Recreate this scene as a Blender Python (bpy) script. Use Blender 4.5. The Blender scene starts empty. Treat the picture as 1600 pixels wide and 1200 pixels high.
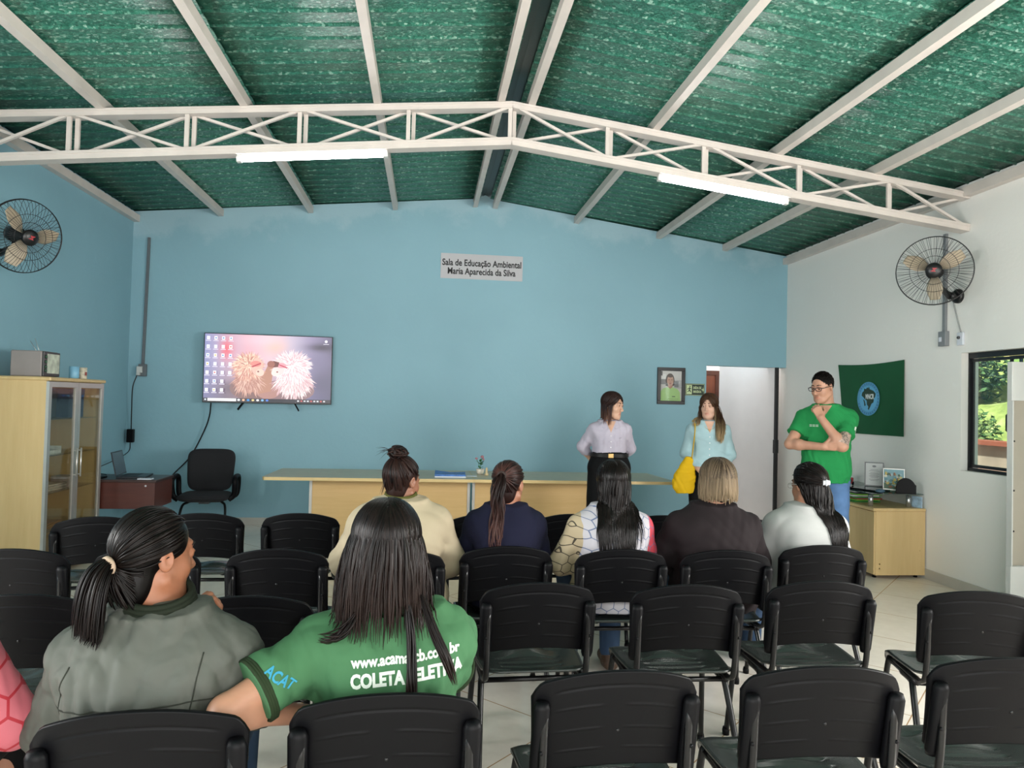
import bpy, math, random
import numpy as np
from mathutils import Vector, Matrix, Euler
from mathutils.bvhtree import BVHTree
random.seed(7); RNG = np.random.default_rng(11)
PI = math.pi
scene = bpy.context.scene
COL = scene.collection

# ---------------------------------------------------------------- camera
F_PX, YAW, PITCH, ROLL, EYE = 1116.4, .1174, .0245, .0253, 1.5
fw = Vector((math.sin(YAW)*math.cos(PITCH), math.cos(YAW)*math.cos(PITCH), math.sin(PITCH)))
rt0 = Vector((math.cos(YAW), -math.sin(YAW), 0)); up0 = rt0.cross(fw)
rt = rt0*math.cos(ROLL)+up0*math.sin(ROLL); up = up0*math.cos(ROLL)-rt0*math.sin(ROLL)
cd = bpy.data.cameras.new('camera'); cam = bpy.data.objects.new('camera', cd); COL.objects.link(cam)
cd.sensor_width = 36; cd.lens = 36*F_PX/1600; cd.clip_start = .05; cd.clip_end = 300
M = Matrix((rt, up, -fw)).transposed().to_4x4(); M.translation = (0, 0, EYE)
cam.matrix_world = M
scene.camera = cam
def at(px, py, X=None, Y=None, Z=None):
    "point of the room seen at a photo pixel on a plane X=, Y= or Z="
    v = fw + rt*((px-800)/F_PX) - up*((py-600)/F_PX)
    t = X/v.x if X is not None else (Y/v.y if Y is not None else (Z-EYE)/v.z)
    return Vector((v.x*t, v.y*t, EYE+v.z*t))

# ---------------------------------------------------------------- light and exposure
scene.view_settings.view_transform = 'Standard'; scene.view_settings.look = 'None'
scene.view_settings.gamma = 1; scene.view_settings.exposure = 0.4
world = bpy.data.worlds.new('sky'); scene.world = world; world.use_nodes = True
wn = world.node_tree.nodes; wl = world.node_tree.links
sky = wn.new('ShaderNodeTexSky'); sky.sky_type = 'HOSEK_WILKIE'; sky.turbidity = 6; sky.ground_albedo = .4
sky.sun_direction = (-.5, -.25, .83)
hs_ = wn.new('ShaderNodeHueSaturation'); hs_.inputs['Saturation'].default_value = .25
wl.new(sky.outputs[0], hs_.inputs['Color']); wl.new(hs_.outputs[0], wn['Background'].inputs[0])
wn['Background'].inputs[1].default_value = 2.4
def lamp(name, kind, loc, energy, color=(1, 1, 1), size=None, rot=(0, 0, 0)):
    l = bpy.data.lights.new(name, kind); l.energy = energy; l.color = color
    if size: l.shape = 'RECTANGLE'; l.size, l.size_y = size
    o = bpy.data.objects.new(name, l); COL.objects.link(o); o.location = loc; o.rotation_euler = rot
    return o
XL_, XR_ = -3.389, 4.505
s_ = lamp('sun', 'SUN', (-8, -4, 12), 7, (1, .95, .86)); s_.rotation_euler = Vector((.5, .25, -.83)).to_track_quat('-Z', 'Y').to_euler()
s_.data.angle = .05
# added fill lamps: unseen gate behind the camera, invented openings in both side walls
lamp('gate_fill', 'AREA', (.5, -2.9, 1.75), 270, (1, .985, .96), (5.5, 3.0), (PI/2, 0, 0))
lamp('side_fill', 'AREA', (XR_+.1, 1.6, 1.6), 200, (1, .985, .96), (2.4, 1.0), (PI/2, 0, PI/2))
lamp('side_fill', 'AREA', (XL_-.1, 1.6, 1.6), 150, (1, .985, .96), (2.4, 1.0), (PI/2, 0, -PI/2))
lamp('passage_fill', 'AREA', (4.0, 9.2, 3.1), 40, (1, .98, .95), (1.0, 1.2), (0, 0, 0))  # unseen fill lamp added to brighten the passage

# ---------------------------------------------------------------- materials
def lin(h):
    h = h.lstrip('#'); c = [int(h[i:i+2], 16)/255 for i in (0, 2, 4)]
    return tuple(x/12.92 if x <= .04045 else ((x+.055)/1.055)**2.4 for x in c)
MATS = {}
def inp(b, name, v): b.inputs[name].default_value = v
class NT:
    def __init__(s, name):
        s.m = bpy.data.materials.new(name); s.m.use_nodes = True; s.t = s.m.node_tree
        s.b = s.t.nodes['Principled BSDF']; s.out = s.t.nodes['Material Output']
    def node(s, t, **kw):
        n = s.t.nodes.new(t)
        for k, v in kw.items(): setattr(n, k, v)
        return n
    def link(s, a, b): s.t.links.new(a, b)
    def val(s, sock, v):
        if isinstance(v, (int, float)): sock.default_value = v
        elif isinstance(v, tuple): sock.default_value = v if len(v) == len(sock.default_value) else (*v, 1)
        else: s.link(v, sock)
    def math(s, op, a, b=None, c=None):
        n = s.node('ShaderNodeMath', operation=op)
        for i, v in enumerate((a, b, c)):
            if v is not None: s.val(n.inputs[i], v)
        return n.outputs[0]
    def coord(s, scale=(1, 1, 1), kind='Object', rot=(0, 0, 0)):
        tc = s.node('ShaderNodeTexCoord'); mp = s.node('ShaderNodeMapping')
        mp.inputs['Scale'].default_value = scale; mp.inputs['Rotation'].default_value = rot
        s.link(tc.outputs[kind], mp.inputs[0]); return mp.outputs[0]
    def noise(s, co, scale, detail=3, rough=.5):
        n = s.node('ShaderNodeTexNoise'); n.inputs['Scale'].default_value = scale
        n.inputs['Detail'].default_value = detail; n.inputs['Roughness'].default_value = rough
        s.link(co, n.inputs['Vector']); return n.outputs[0]
    def ramp(s, f, stops):
        r = s.node('ShaderNodeValToRGB'); e = r.color_ramp.elements
        while len(e) < len(stops): e.new(.5)
        for el, (p, c) in zip(e, stops): el.position = p; el.color = (*c, 1)
        s.link(f, r.inputs[0]); return r.outputs[0]
    def mix(s, f, a, b):
        n = s.node('ShaderNodeMix', data_type='RGBA')
        s.val(n.inputs[0], f); s.val(n.inputs[6], a); s.val(n.inputs[7], b); return n.outputs[2]
    def bump(s, h, strength, dist=.01):
        n = s.node('ShaderNodeBump'); n.inputs['Strength'].default_value = strength; n.inputs['Distance'].default_value = dist
        s.link(h, n.inputs['Height']); s.link(n.outputs[0], s.b.inputs['Normal'])
    def done(s): return s.m
def mat(name, col, rough=.5, metal=0, spec=.5, var=.06, vscale=6, bump=0, bscale=80, bdist=.004, stretch=(1, 1, 1), coat=0):
    "plain surface with a little procedural variation"
    if name in MATS: return MATS[name]
    n = NT(name); c = lin(col) if isinstance(col, str) else col
    co = n.coord(stretch)
    d = tuple(x*(1-var) for x in c); l = tuple(min(1, x*(1+var)) for x in c)
    n.link(n.ramp(n.noise(co, vscale), [(.3, d), (.7, l)]), n.b.inputs['Base Color'])
    inp(n.b, 'Roughness', rough); inp(n.b, 'Metallic', metal); inp(n.b, 'Specular IOR Level', spec)
    if coat: inp(n.b, 'Coat Weight', coat)
    if bump: n.bump(n.noise(co, bscale, 4), bump, bdist)
    MATS[name] = n.m; return n.m
def emit(name, col, strength):
    if name in MATS: return MATS[name]
    n = NT(name); inp(n.b, 'Base Color', (*col, 1)); inp(n.b, 'Emission Color', (*col, 1)); inp(n.b, 'Emission Strength', strength)
    MATS[name] = n.m; return n.m
def wood(name, a, b, scale=3, axis=2, rough=.45):
    n = NT(name); st = [9, 9, 9]; st[axis] = .7
    co = n.coord(tuple(st)); f = n.noise(co, scale, 6, .6)
    g = n.noise(co, scale*7, 3)
    n.link(n.mix(n.math('MULTIPLY', g, .35), n.ramp(f, [(.3, lin(a)), (.7, lin(b))]), lin(a)), n.b.inputs['Base Color'])
    inp(n.b, 'Roughness', rough); MATS[name] = n.m; return n.m
def glass(name, tint=(.9, .95, .93), gloss=.12, rough=.02):
    n = NT(name); tr = n.node('ShaderNodeBsdfTransparent'); gl = n.node('ShaderNodeBsdfGlossy')
    tr.inputs[0].default_value = (*tint, 1); gl.inputs['Roughness'].default_value = rough
    lw = n.node('ShaderNodeLayerWeight'); lw.inputs[0].default_value = .5
    f = n.math('MULTIPLY_ADD', n.math('POWER', lw.outputs['Facing'], 5.0), .8, .02+gloss*.2)
    mx = n.node('ShaderNodeMixShader'); n.val(mx.inputs[0], f)
    n.link(tr.outputs[0], mx.inputs[1]); n.link(gl.outputs[0], mx.inputs[2]); n.link(mx.outputs[0], n.out.inputs[0])
    MATS[name] = n.m; return n.m
def attr_mat(name, strength=0, rough=.5):
    "reads the printed colours of a picture from the mesh's colour attribute"
    n = NT(name); a = n.node('ShaderNodeAttribute', attribute_name='Col')
    if strength:
        inp(n.b, 'Base Color', (0, 0, 0, 1)); n.link(a.outputs[0], n.b.inputs['Emission Color']); inp(n.b, 'Emission Strength', strength)
    else: n.link(a.outputs[0], n.b.inputs['Base Color'])
    inp(n.b, 'Roughness', rough); return n.m

# ---------------------------------------------------------------- object helpers
def link(o, parent=None):
    COL.objects.link(o)
    if parent is not None: o.parent = parent
    return o
def tag(o, label=None, cat=None, group=None, kind=None):
    for k, v in (('label', label), ('category', cat), ('group', group), ('kind', kind)):
        if v: o[k] = v
    return o
def empty(name, loc, label=None, cat=None, rz=0, group=None, kind=None):
    o = bpy.data.objects.new(name, None); link(o); o.location = loc; o.rotation_euler = (0, 0, rz)
    o.empty_display_size = .1
    return tag(o, label, cat, group, kind)
def copy_tree(o, parent=None):
    c = o.copy(); COL.objects.link(c)
    if parent is not None: c.parent = parent
    for ch in list(o.children): copy_tree(ch, c)
    return c
def np_mesh(name, V, Fq, mats, smooth=True, fm=None):
    "mesh from arrays: V (n,3), Fq (m,k)"
    me = bpy.data.meshes.new(name); V = np.ascontiguousarray(V, np.float32); Fq = np.ascontiguousarray(Fq, np.int32)
    m, k = Fq.shape
    me.vertices.add(len(V)); me.vertices.foreach_set('co', V.ravel())
    me.loops.add(m*k); me.loops.foreach_set('vertex_index', Fq.ravel())
    me.polygons.add(m); me.polygons.foreach_set('loop_start', np.arange(0, m*k, k, dtype=np.int32))
    me.polygons.foreach_set('use_smooth', np.full(m, smooth, bool))
    if fm is not None: me.polygons.foreach_set('material_index', np.ascontiguousarray(fm, np.int32))
    for x in (mats if isinstance(mats, (list, tuple)) else [mats]): me.materials.append(x)
    me.update(calc_edges=True); me.validate(); return me
class MB:
    "collects shapes into one mesh object"
    def __init__(s): s.v = []; s.f = []; s.m = []; s.sm = []
    def add(s, vs, fs, mi=0, smooth=False):
        b = len(s.v); s.v += [tuple(v) for v in vs]; s.f += [tuple(b+i for i in f) for f in fs]
        s.m += [mi]*len(fs); s.sm += [smooth]*len(fs); return s
    def box(s, lo, hi, mi=0, R=None, bev=0):
        lo = Vector(lo); hi = Vector(hi); c = (lo+hi)/2; h = (hi-lo)/2
        if bev:
            e = min(bev, min(h)*.9); vs = []; ix = {}
            for sx in (-1, 1):
                for sy in (-1, 1):
                    for sz in (-1, 1):
                        for a in range(3):
                            p = [sx*(h[0]-e), sy*(h[1]-e), sz*(h[2]-e)]; p[a] = (sx, sy, sz)[a]*h[a]
                            ix[(sx, sy, sz, a)] = len(vs); vs.append(Vector(p))
            fs = []
            S = (-1, 1)
            for a in range(3):
                o = [i for i in range(3) if i != a]
                for sg in S:
                    q = []
                    for (u, w) in ((-1, -1), (1, -1), (1, 1), (-1, 1)):
                        k = [0, 0, 0]; k[a] = sg; k[o[0]] = u; k[o[1]] = w; q.append(ix[(*k, a)])
                    fs.append(q)
            for a in range(3):
                o = [i for i in range(3) if i != a]
                for u in S:
                    for w in S:
                        q = []
                        for (t, ax) in ((-1, o[0]), (1, o[0]), (1, o[1]), (-1, o[1])):
                            k = [0, 0, 0]; k[a] = t; k[o[0]] = u; k[o[1]] = w; q.append(ix[(*k, ax)])
                        fs.append(q)
            for sx in S:
                for sy in S:
                    for sz in S: fs.append([ix[(sx, sy, sz, a)] for a in range(3)])
        else:
            vs = [Vector((x, y, z)) for x in (-h[0], h[0]) for y in (-h[1], h[1]) for z in (-h[2], h[2])]
            fs = [(0, 1, 3, 2), (4, 6, 7, 5), (0, 4, 5, 1), (2, 3, 7, 6), (0, 2, 6, 4), (1, 5, 7, 3)]
        if R is not None: vs = [R @ v for v in vs]
        return s.add([v+c for v in vs], fs, mi)
    def bar(s, a, b, w, h, mi=0, upv=(0, 0, 1)):
        "rectangular bar from a to b, w across, h along up"
        a = Vector(a); b = Vector(b); d = (b-a).normalized(); u = Vector(upv)
        l = d.cross(u).normalized(); u = l.cross(d)
        vs = [p+l*(x*w/2)+u*(y*h/2) for p in (a, b) for x, y in ((-1, -1), (1, -1), (1, 1), (-1, 1))]
        return s.add(vs, [(0, 1, 5, 4), (1, 2, 6, 5), (2, 3, 7, 6), (3, 0, 4, 7), (3, 2, 1, 0), (4, 5, 6, 7)], mi)
    def tube(s, pts, r, seg=8, mi=0, closed=False, flat=1, upv=None):
        pts = [Vector(p) for p in pts]; n = len(pts); rr = r if isinstance(r, (list, tuple)) else [r]*n
        vs = []; ref = Vector(upv) if upv else None; prev = None
        for i, p in enumerate(pts):
            d = (pts[(i+1) % n]-pts[i-1]) if closed else (pts[min(i+1, n-1)]-pts[max(i-1, 0)])
            d = d.normalized() if d.length > 1e-9 else Vector((0, 0, 1))
            if ref is None:
                q = Vector((0, 0, 1)) if abs(d.z) < .9 else Vector((1, 0, 0))
                if prev is not None: q = prev
            else: q = ref
            l = d.cross(q)
            l = l.normalized() if l.length > 1e-6 else d.orthogonal().normalized()
            u = l.cross(d); prev = u
            for k in range(seg):
                t = 2*PI*k/seg; vs.append(p+l*(math.cos(t)*rr[i])+u*(math.sin(t)*rr[i]*flat))
        fs = []
        for i in range(n if closed else n-1):
            j = (i+1) % n
            for k in range(seg): k2 = (k+1) % seg; fs.append((i*seg+k, i*seg+k2, j*seg+k2, j*seg+k))
        if not closed: fs += [tuple(range(seg))[::-1], tuple((n-1)*seg+k for k in range(seg))]
        return s.add(vs, fs, mi, True)
    def lathe(s, prof, c=(0, 0, 0), seg=24, mi=0, R=None, smooth=True):
        vs = []; c = Vector(c); n = len(prof)
        for r, z in prof:
            for k in range(seg):
                v = Vector((r*math.cos(2*PI*k/seg), r*math.sin(2*PI*k/seg), z)); vs.append((R @ v if R is not None else v)+c)
        fs = [(i*seg+k, i*seg+(k+1) % seg, (i+1)*seg+(k+1) % seg, (i+1)*seg+k) for i in range(n-1) for k in range(seg)]
        if prof[0][0] > 1e-6: fs.append(tuple(range(seg))[::-1])
        if prof[-1][0] > 1e-6: fs.append(tuple((n-1)*seg+k for k in range(seg)))
        return s.add(vs, fs, mi, smooth)
    def ball(s, c, r, mi=0, seg=16, R=None):
        r = r if isinstance(r, (tuple, list)) else (r, r, r); n = seg//2; vs = []; fs = []
        for i in range(n+1):
            for k in range(seg):
                a = PI*i/n; b = 2*PI*k/seg
                v = Vector((r[0]*math.sin(a)*math.cos(b), r[1]*math.sin(a)*math.sin(b), r[2]*math.cos(a)))
                vs.append((R @ v if R is not None else v)+Vector(c))
        for i in range(n):
            for k in range(seg): fs.append((i*seg+k, (i+1)*seg+k, (i+1)*seg+(k+1) % seg, i*seg+(k+1) % seg))
        return s.add(vs, fs, mi, True)
    def prism(s, poly, mk, d, mi=0):
        "poly: list of 2D points, mk(u,v)->3D, d: extrusion vector"
        a = [Vector(mk(u, v)) for u, v in poly]; d = Vector(d); n = len(a)
        return s.add(a+[p+d for p in a], [tuple(range(n))[::-1], tuple(range(n, 2*n))]+[(i, (i+1) % n, n+(i+1) % n, n+i) for i in range(n)], mi)
    def mesh(s, name, mats):
        me = bpy.data.meshes.new(name); me.from_pydata(s.v, [], s.f)
        for x in (mats if isinstance(mats, (list, tuple)) else [mats]): me.materials.append(x)
        me.polygons.foreach_set('material_index', s.m); me.polygons.foreach_set('use_smooth', s.sm)
        import bmesh
        bm = bmesh.new(); bm.from_mesh(me); bmesh.ops.recalc_face_normals(bm, faces=bm.faces); bm.to_mesh(me); bm.free()
        me.update(); return me
    def build(s, name, mats, parent=None, bevel=0):
        o = bpy.data.objects.new(name, s.mesh(name, mats)); link(o, parent)
        if bevel:
            b = o.modifiers.new('bevel', 'BEVEL'); b.width = bevel; b.segments = 2; b.limit_method = 'ANGLE'
        return o
def smooth_path(pts, n=8):
    "Catmull-Rom through the points"
    P = [Vector(p) for p in pts]; P = [P[0]*2-P[1]]+P+[P[-1]*2-P[-2]]; out = []
    for i in range(1, len(P)-2):
        a, b, c, d = P[i-1:i+3]
        for k in range(n):
            t = k/n; out.append(.5*((2*b)+(c-a)*t+(2*a-5*b+4*c-d)*t*t+(3*b-a-3*c+d)*t**3))
    return out+[P[-2]]
def rrect(w, h, r, n=5):
    o = []
    for cx, cy, a0 in ((w/2-r, h/2-r, 0), (-w/2+r, h/2-r, 90), (-w/2+r, -h/2+r, 180), (w/2-r, -h/2+r, 270)):
        for k in range(n+1):
            a = math.radians(a0+90*k/n); o.append((cx+r*math.cos(a), cy+r*math.sin(a)))
    return o
class Pic:
    "a flat printed or lit picture: coloured shapes laid one over another"
    def __init__(s, mk, nrm, step=.0004): s.mk = mk; s.n = Vector(nrm).normalized(); s.v = []; s.f = []; s.c = []; s.z = 0; s.step = step
    def poly(s, pts, col, top=None, up_=True):
        if up_: s.z += s.step
        b = len(s.v)
        for i, (u, v) in enumerate(pts):
            s.v.append(Vector(s.mk(u, v))+s.n*s.z); s.c.append(col[i] if isinstance(col, list) else col)
        s.f.append(tuple(range(b, b+len(pts))))
    def rect(s, x0, y0, x1, y1, col, up_=True): s.poly([(x0, y0), (x1, y0), (x1, y1), (x0, y1)], col, up_=up_)
    def ell(s, x, y, rx, ry, col, n=20, up_=True): s.poly([(x+rx*math.cos(2*PI*k/n), y+ry*math.sin(2*PI*k/n)) for k in range(n)], col, up_=up_)
    def build(s, name, m, parent=None):
        me = bpy.data.meshes.new(name); me.from_pydata([tuple(v) for v in s.v], [], s.f)
        ca = me.color_attributes.new('Col', 'FLOAT_COLOR', 'POINT')
        ca.data.foreach_set('color', [x for c in s.c for x in (*c, 1)])
        me.materials.append(m); return link(bpy.data.objects.new(name, me), parent)
def text_mesh(s, size, bold=0, align='CENTER', extrude=.0006, width=None, spacing=1.0):
    cu = bpy.data.curves.new('text', 'FONT'); cu.body = s; cu.size = size; cu.align_x = align; cu.align_y = 'CENTER'
    cu.offset = bold; cu.extrude = extrude; cu.resolution_u = 3; cu.space_character = spacing
    o = bpy.data.objects.new('text', cu); me = bpy.data.meshes.new_from_object(o); bpy.data.objects.remove(o)
    if width:
        xs = [v.co.x for v in me.vertices]; k = width/(max(xs)-min(xs)); c = (max(xs)+min(xs))/2 if align == 'CENTER' else 0
        for v in me.vertices: v.co.x = (v.co.x-c)*k
    return me
def text_on(name, s, size, m, origin, ux, uy, parent=None, **kw):
    me = text_mesh(s, size, **kw); ux = Vector(ux).normalized(); uy = Vector(uy).normalized(); n = ux.cross(uy); o_ = Vector(origin)
    for v in me.vertices: v.co = o_+ux*v.co.x+uy*v.co.y+n*v.co.z
    me.materials.append(m); return link(bpy.data.objects.new(name, me), parent)
# ---------------------------------------------------------------- the hall
D, XL, XR, XC = 8.58, -3.389, 4.505, .63
Y0 = -3.0
ZL, ZC, ZR = 3.57, 3.94, 3.45          # roof sheet heights at left wall, ridge, right wall
SL, SR = (ZC-ZL)/(XC-XL), (ZC-ZR)/(XR-XC)
def roof_z(x): return ZC-SL*(XC-x) if x < XC else ZC-SR*(x-XC)

def wall_paint(name, col, col2, rough=.55):
    n = NT(name); co = n.coord()
    big = n.noise(co, .7, 3); fine = n.noise(co, 5, 6, .65)
    base = n.ramp(big, [(.3, lin(col)), (.7, lin(col2))])
    c = lin(col2); pale = tuple(min(1, x*1.25+.03) for x in c)
    f = n.ramp(fine, [(.62, (0, 0, 0)), (.75, (.55, .55, .55))])
    n.link(n.mix(n.math('MULTIPLY', f, .3), base, pale), n.b.inputs['Base Color'])
    inp(n.b, 'Roughness', rough); n.bump(n.noise(co, 30, 5), .12, .01); return n.m
blue = wall_paint('blue_wall_paint', '#82abb9', '#8ab4c2')
# bare plaster patches along the top of the blue wall
n = NT('blue_gable_paint'); co = n.coord(); sep = n.node('ShaderNodeSeparateXYZ'); n.link(co, sep.inputs[0])
base = n.ramp(n.noise(co, .7, 3), [(.3, lin('#82abb9')), (.7, lin('#8ab4c2'))])
dx = n.math('ABSOLUTE', n.math('SUBTRACT', sep.outputs[0], XC))
depth = n.math('SUBTRACT', n.math('SUBTRACT', ZC, n.math('MULTIPLY', dx, .11)), sep.outputs[2])
patch = n.math('SUBTRACT', n.math('MULTIPLY', n.noise(co, 2.6, 7, .65), .62), n.math('MULTIPLY', depth, .55))
f = n.ramp(patch, [(.17, (0, 0, 0)), (.27, (.6, .6, .6))])
n.link(n.mix(n.math('MULTIPLY', f, .55), base, lin('#b4cbd4')), n.b.inputs['Base Color'])
inp(n.b, 'Roughness', .55); n.bump(n.noise(co, 25, 5), .15, .01); blue_gable = n.m
white = wall_paint('white_wall_paint', '#e6e4df', '#ebe9e4')
def structure(o): o['kind'] = 'structure'; return o

# floor tiles laid on the diagonal with terracotta joints
n = NT('floor_tile'); co = n.coord(rot=(0, 0, math.radians(45))); sep = n.node('ShaderNodeSeparateXYZ'); n.link(co, sep.inputs[0])
def joint(sock, off):
    a = n.math('FLOORED_MODULO', n.math('ADD', sock, off), .627)
    return n.math('LESS_THAN', n.math('ABSOLUTE', n.math('SUBTRACT', a, .3135)), .0028)
# rotated axes: x' = (x-y)/sqrt2, y' = (x+y)/sqrt2
g = n.math('MAXIMUM', joint(sep.outputs[0], .627*3-.0+.3135), joint(sep.outputs[1], .627*5-2.79+.3135))
mott = n.mix(.35, n.ramp(n.noise(co, 3, 5), [(.3, lin('#e2d8cc')), (.7, lin('#ebe1d5'))]), n.ramp(n.noise(co, 14, 4), [(.3, lin('#dcd2c5')), (.7, lin('#efe6da'))]))
n.link(n.mix(g, mott, lin('#a9845c')), n.b.inputs['Base Color'])
inp(n.b, 'Roughness', .22); n.bump(g, -.2, .002); floor_m = n.m
structure(MB().box((XL-.2, Y0-2, -.12), (XR+.2, 10.6, 0)).build('floor', floor_m))

T = .16
# back wall with its gable top and the passage on the right
PX, PZ = 3.455, 2.015
poly = [(XL-T, 0), (PX, 0), (PX, PZ), (XR, PZ), (XR, roof_z(XR)-.02), (XC+.1, ZC+.0), (XC, ZC+.05), (XC-.1, ZC), (XL-T, roof_z(XL)-.02)]
structure(MB().prism(poly, lambda u, v: (u, D, v), (0, T, 0)).build('wall_back', blue_gable))
m = MB(); m.box((XL-T, Y0, 0), (XL, .4, ZL)); m.box((XL-T, 2.8, 0), (XL, D, ZL)); m.box((XL-T, .4, 0), (XL, 2.8, 1.1)); m.box((XL-T, .4, 2.1), (XL, 2.8, ZL))  # the opening near the camera is invented for the left fill lamp
structure(m.build('wall_left', blue))
# right wall with the window opening
WY0, WY1, WZ0, WZ1 = 3.4, 5.585, 1.012, 2.01
m = MB()
m.box((XR, Y0, 0), (XR+T, .4, ZR)); m.box((XR, 2.8, 0), (XR+T, WY0, ZR)); m.box((XR, .4, 0), (XR+T, 2.8, 1.1)); m.box((XR, .4, 2.1), (XR+T, 2.8, ZR)); m.box((XR, WY1, 0), (XR+T, 10.4, ZR))  # includes an unseen opening invented for the right fill lamp
m.box((XR, WY0, 0), (XR+T, WY1, WZ0)); m.box((XR, WY0, WZ1), (XR+T, WY1, ZR))
structure(m.build('wall_right', white))
# rear wall behind the camera, with a wide gate opening added to let light in
m = MB(); m.box((XL-T, Y0-T, 0), (-2.3, Y0, ZL)); m.box((3.3, Y0-T, 0), (XR+T, Y0, ZR)); m.prism([(-2.3, 3.1), (3.3, 3.1), (3.3, roof_z(3.3)), (XC, ZC), (-2.3, roof_z(-2.3))], lambda u, v: (u, Y0, v), (0, -T, 0))
structure(m.build('wall_rear', white))
# passage behind the back wall
corr = mat('passage_wall_paint', '#d8d3d0', .6, var=.03)
structure(MB().box((2.4, 9.95, 0), (XR, 10.1, 3.2)).build('wall_passage', corr))
structure(MB().box((2.3, D+T, 0), (2.42, 10.1, 3.2)).build('wall_passage_side', corr))
structure(MB().box((2.3, D+T, 3.2), (XR+T, 10.1, 3.3)).build('passage_sun_block', corr))  # unseen slab added to keep the sun off the white door leaf
tilem = mat('skirting_tile', '#b7b3aa', .3, var=.05)
structure(MB().box((XL, D-.012, 0), (PX-.02, D, .085)).build('baseboard_back', tilem))
structure(MB().box((XR-.012, Y0, 0), (XR, D, .09)).build('baseboard_right', tilem))
structure(MB().box((XL, Y0, 0), (XL+.012, D-.012, .085)).build('baseboard_left', tilem))

# corrugated roof of recycled green flake board
n = NT('green_flake_sheet'); co = n.coord((1, 1, 1)); co2 = n.coord((.75, 1, 1), rot=(.3, .2, .5))
v1 = n.node('ShaderNodeTexVoronoi'); v1.inputs['Scale'].default_value = 75; n.link(co2, v1.inputs['Vector'])
sepc = n.node('ShaderNodeSeparateColor'); n.link(v1.outputs['Color'], sepc.inputs[0])
base = n.ramp(sepc.outputs[0], [(0, lin('#1f4f43')), (.3, lin('#2b6453')), (.55, lin('#347261')), (.85, lin('#42826e')), (.97, lin('#93b5a6'))])
fl = n.noise(n.coord((1, 1, 1)), 100, 2, .6)
pale = n.ramp(fl, [(.58, (0, 0, 0)), (.68, (1, 1, 1))])
dark = n.ramp(n.noise(n.coord((1, 1, 1), rot=(1, 0, 0)), 85, 2, .5), [(.6, (0, 0, 0)), (.66, (1, 1, 1))])
c = n.mix(n.math('MULTIPLY', pale, .65), base, lin('#7fa898')); c = n.mix(n.math('MULTIPLY', dark, .6), c, lin('#0a2a22'))
n.link(n.mix(n.math('MULTIPLY', n.noise(co, .8, 3), .4), c, lin('#2a6653')), n.b.inputs['Base Color'])
inp(n.b, 'Roughness', .3); n.bump(v1.outputs['Distance'], .25, .006); green = n.m
def sheet(x0, x1, lift=0):
    pitch, amp, k = .165, .012, 22
    ny = int((D+.12-Y0)/pitch*k)+1
    ys = Y0+np.arange(ny)*pitch/k; f_ = np.abs((ys/pitch) % 1-.5); w = amp*(np.clip(1-(f_-.03)/.07, 0, 1)*-1+.25*np.cos(2*PI*ys/pitch)*.5)
    V = []
    for x in (x0, x1):
        for th in (0, .006): V.append(np.stack([np.full(ny, x), ys, roof_z(x)+w+lift+th+.005], 1))
    V = np.concatenate(V); Fq = []
    a = np.arange(ny-1)
    for p, q in ((0, 2), (3, 1), (1, 0), (2, 3)):
        Fq.append(np.stack([p*ny+a, p*ny+a+1, q*ny+a+1, q*ny+a], 1))
    return V, np.concatenate(Fq)
VV, FF = [], []; nb = 0
for x0, x1, lf in ((XL-.18, -1.39, 0), (-1.45, XC-.06, .009), (XC+.06, 2.92, .009), (2.8, XR+.2, 0)):
    v, q = sheet(x0, x1, lf); VV.append(v); FF.append(q+nb); nb += len(v)
ceil = link(bpy.data.objects.new('ceiling', np_mesh('ceiling', np.concatenate(VV), np.concatenate(FF), green)))
structure(ceil)
ridge_m = mat('ridge_cap_sheet', '#21352f', .35, bump=.2)
m = MB(); m.prism([(XC-.26, ZC+.022), (XC, ZC+.055), (XC+.26, ZC+.022), (XC+.26, ZC+.03), (XC, ZC+.065), (XC-.26, ZC+.03)], lambda u, v: (u, Y0, v), (0, D+.1-Y0, 0))
structure(m.build('trim_1', ridge_m))

# steel purlins and the truss
steel = mat('cream_steel_paint', '#cfc6bf', .4, var=.05, bump=.05, bscale=20)
PUR = [(-2.43, 'roof purlin next to the left wall'), (-1.42, 'roof purlin crossing above the left tube light'),
       (-.44, 'roof purlin ending on the blue wall above the TV, left of the ridge'), (.51, 'left purlin of the close pair at the roof ridge'),
       (.75, 'right purlin of the close pair at the roof ridge'), (1.755, 'first roof purlin right of the ridge pair'), (2.80, 'roof purlin passing over the right tube light'),
       (3.66, 'roof purlin next to the right wall, ending above the doorway corner')]
for x, lb in PUR:
    z = roof_z(x)-.022; s = SL if x < XC else -SR; w, h, t = .055, .075, .006
    m = MB(); a = lambda u, v: (x+u, Y0, z+u*s+v)
    m.prism([(-w/2, 0), (w/2, 0), (w/2, -t), (-w/2+t, -t), (-w/2+t, -h+t), (w/2, -h+t), (w/2, -h), (-w/2, -h)] if x > XC else [(-w/2, 0), (w/2, 0), (w/2, -h), (-w/2, -h), (-w/2, -h+t), (w/2-t, -h+t), (w/2-t, -t), (-w/2, -t)], a, (0, D-Y0-.003, 0))
    tag(m.build('roof_purlin', steel), 'cream steel '+lb, 'roof beam', 'cream purlins under the green roof')
for x, s_, lb in ((XL+.035, 1, 'cream steel wall beam along the top of the blue left wall'), (XR-.035, -1, 'cream steel wall beam along the top of the white right wall')):
    z = roof_z(x)-.03
    tag(MB().box((x-.033, Y0, z-.1), (x+.033, D-.003, z-.022)).build('roof_purlin', steel), lb, 'roof beam', 'cream purlins under the green roof')
TY = 5.55
def ttop(x): return roof_z(x)-.115
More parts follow.
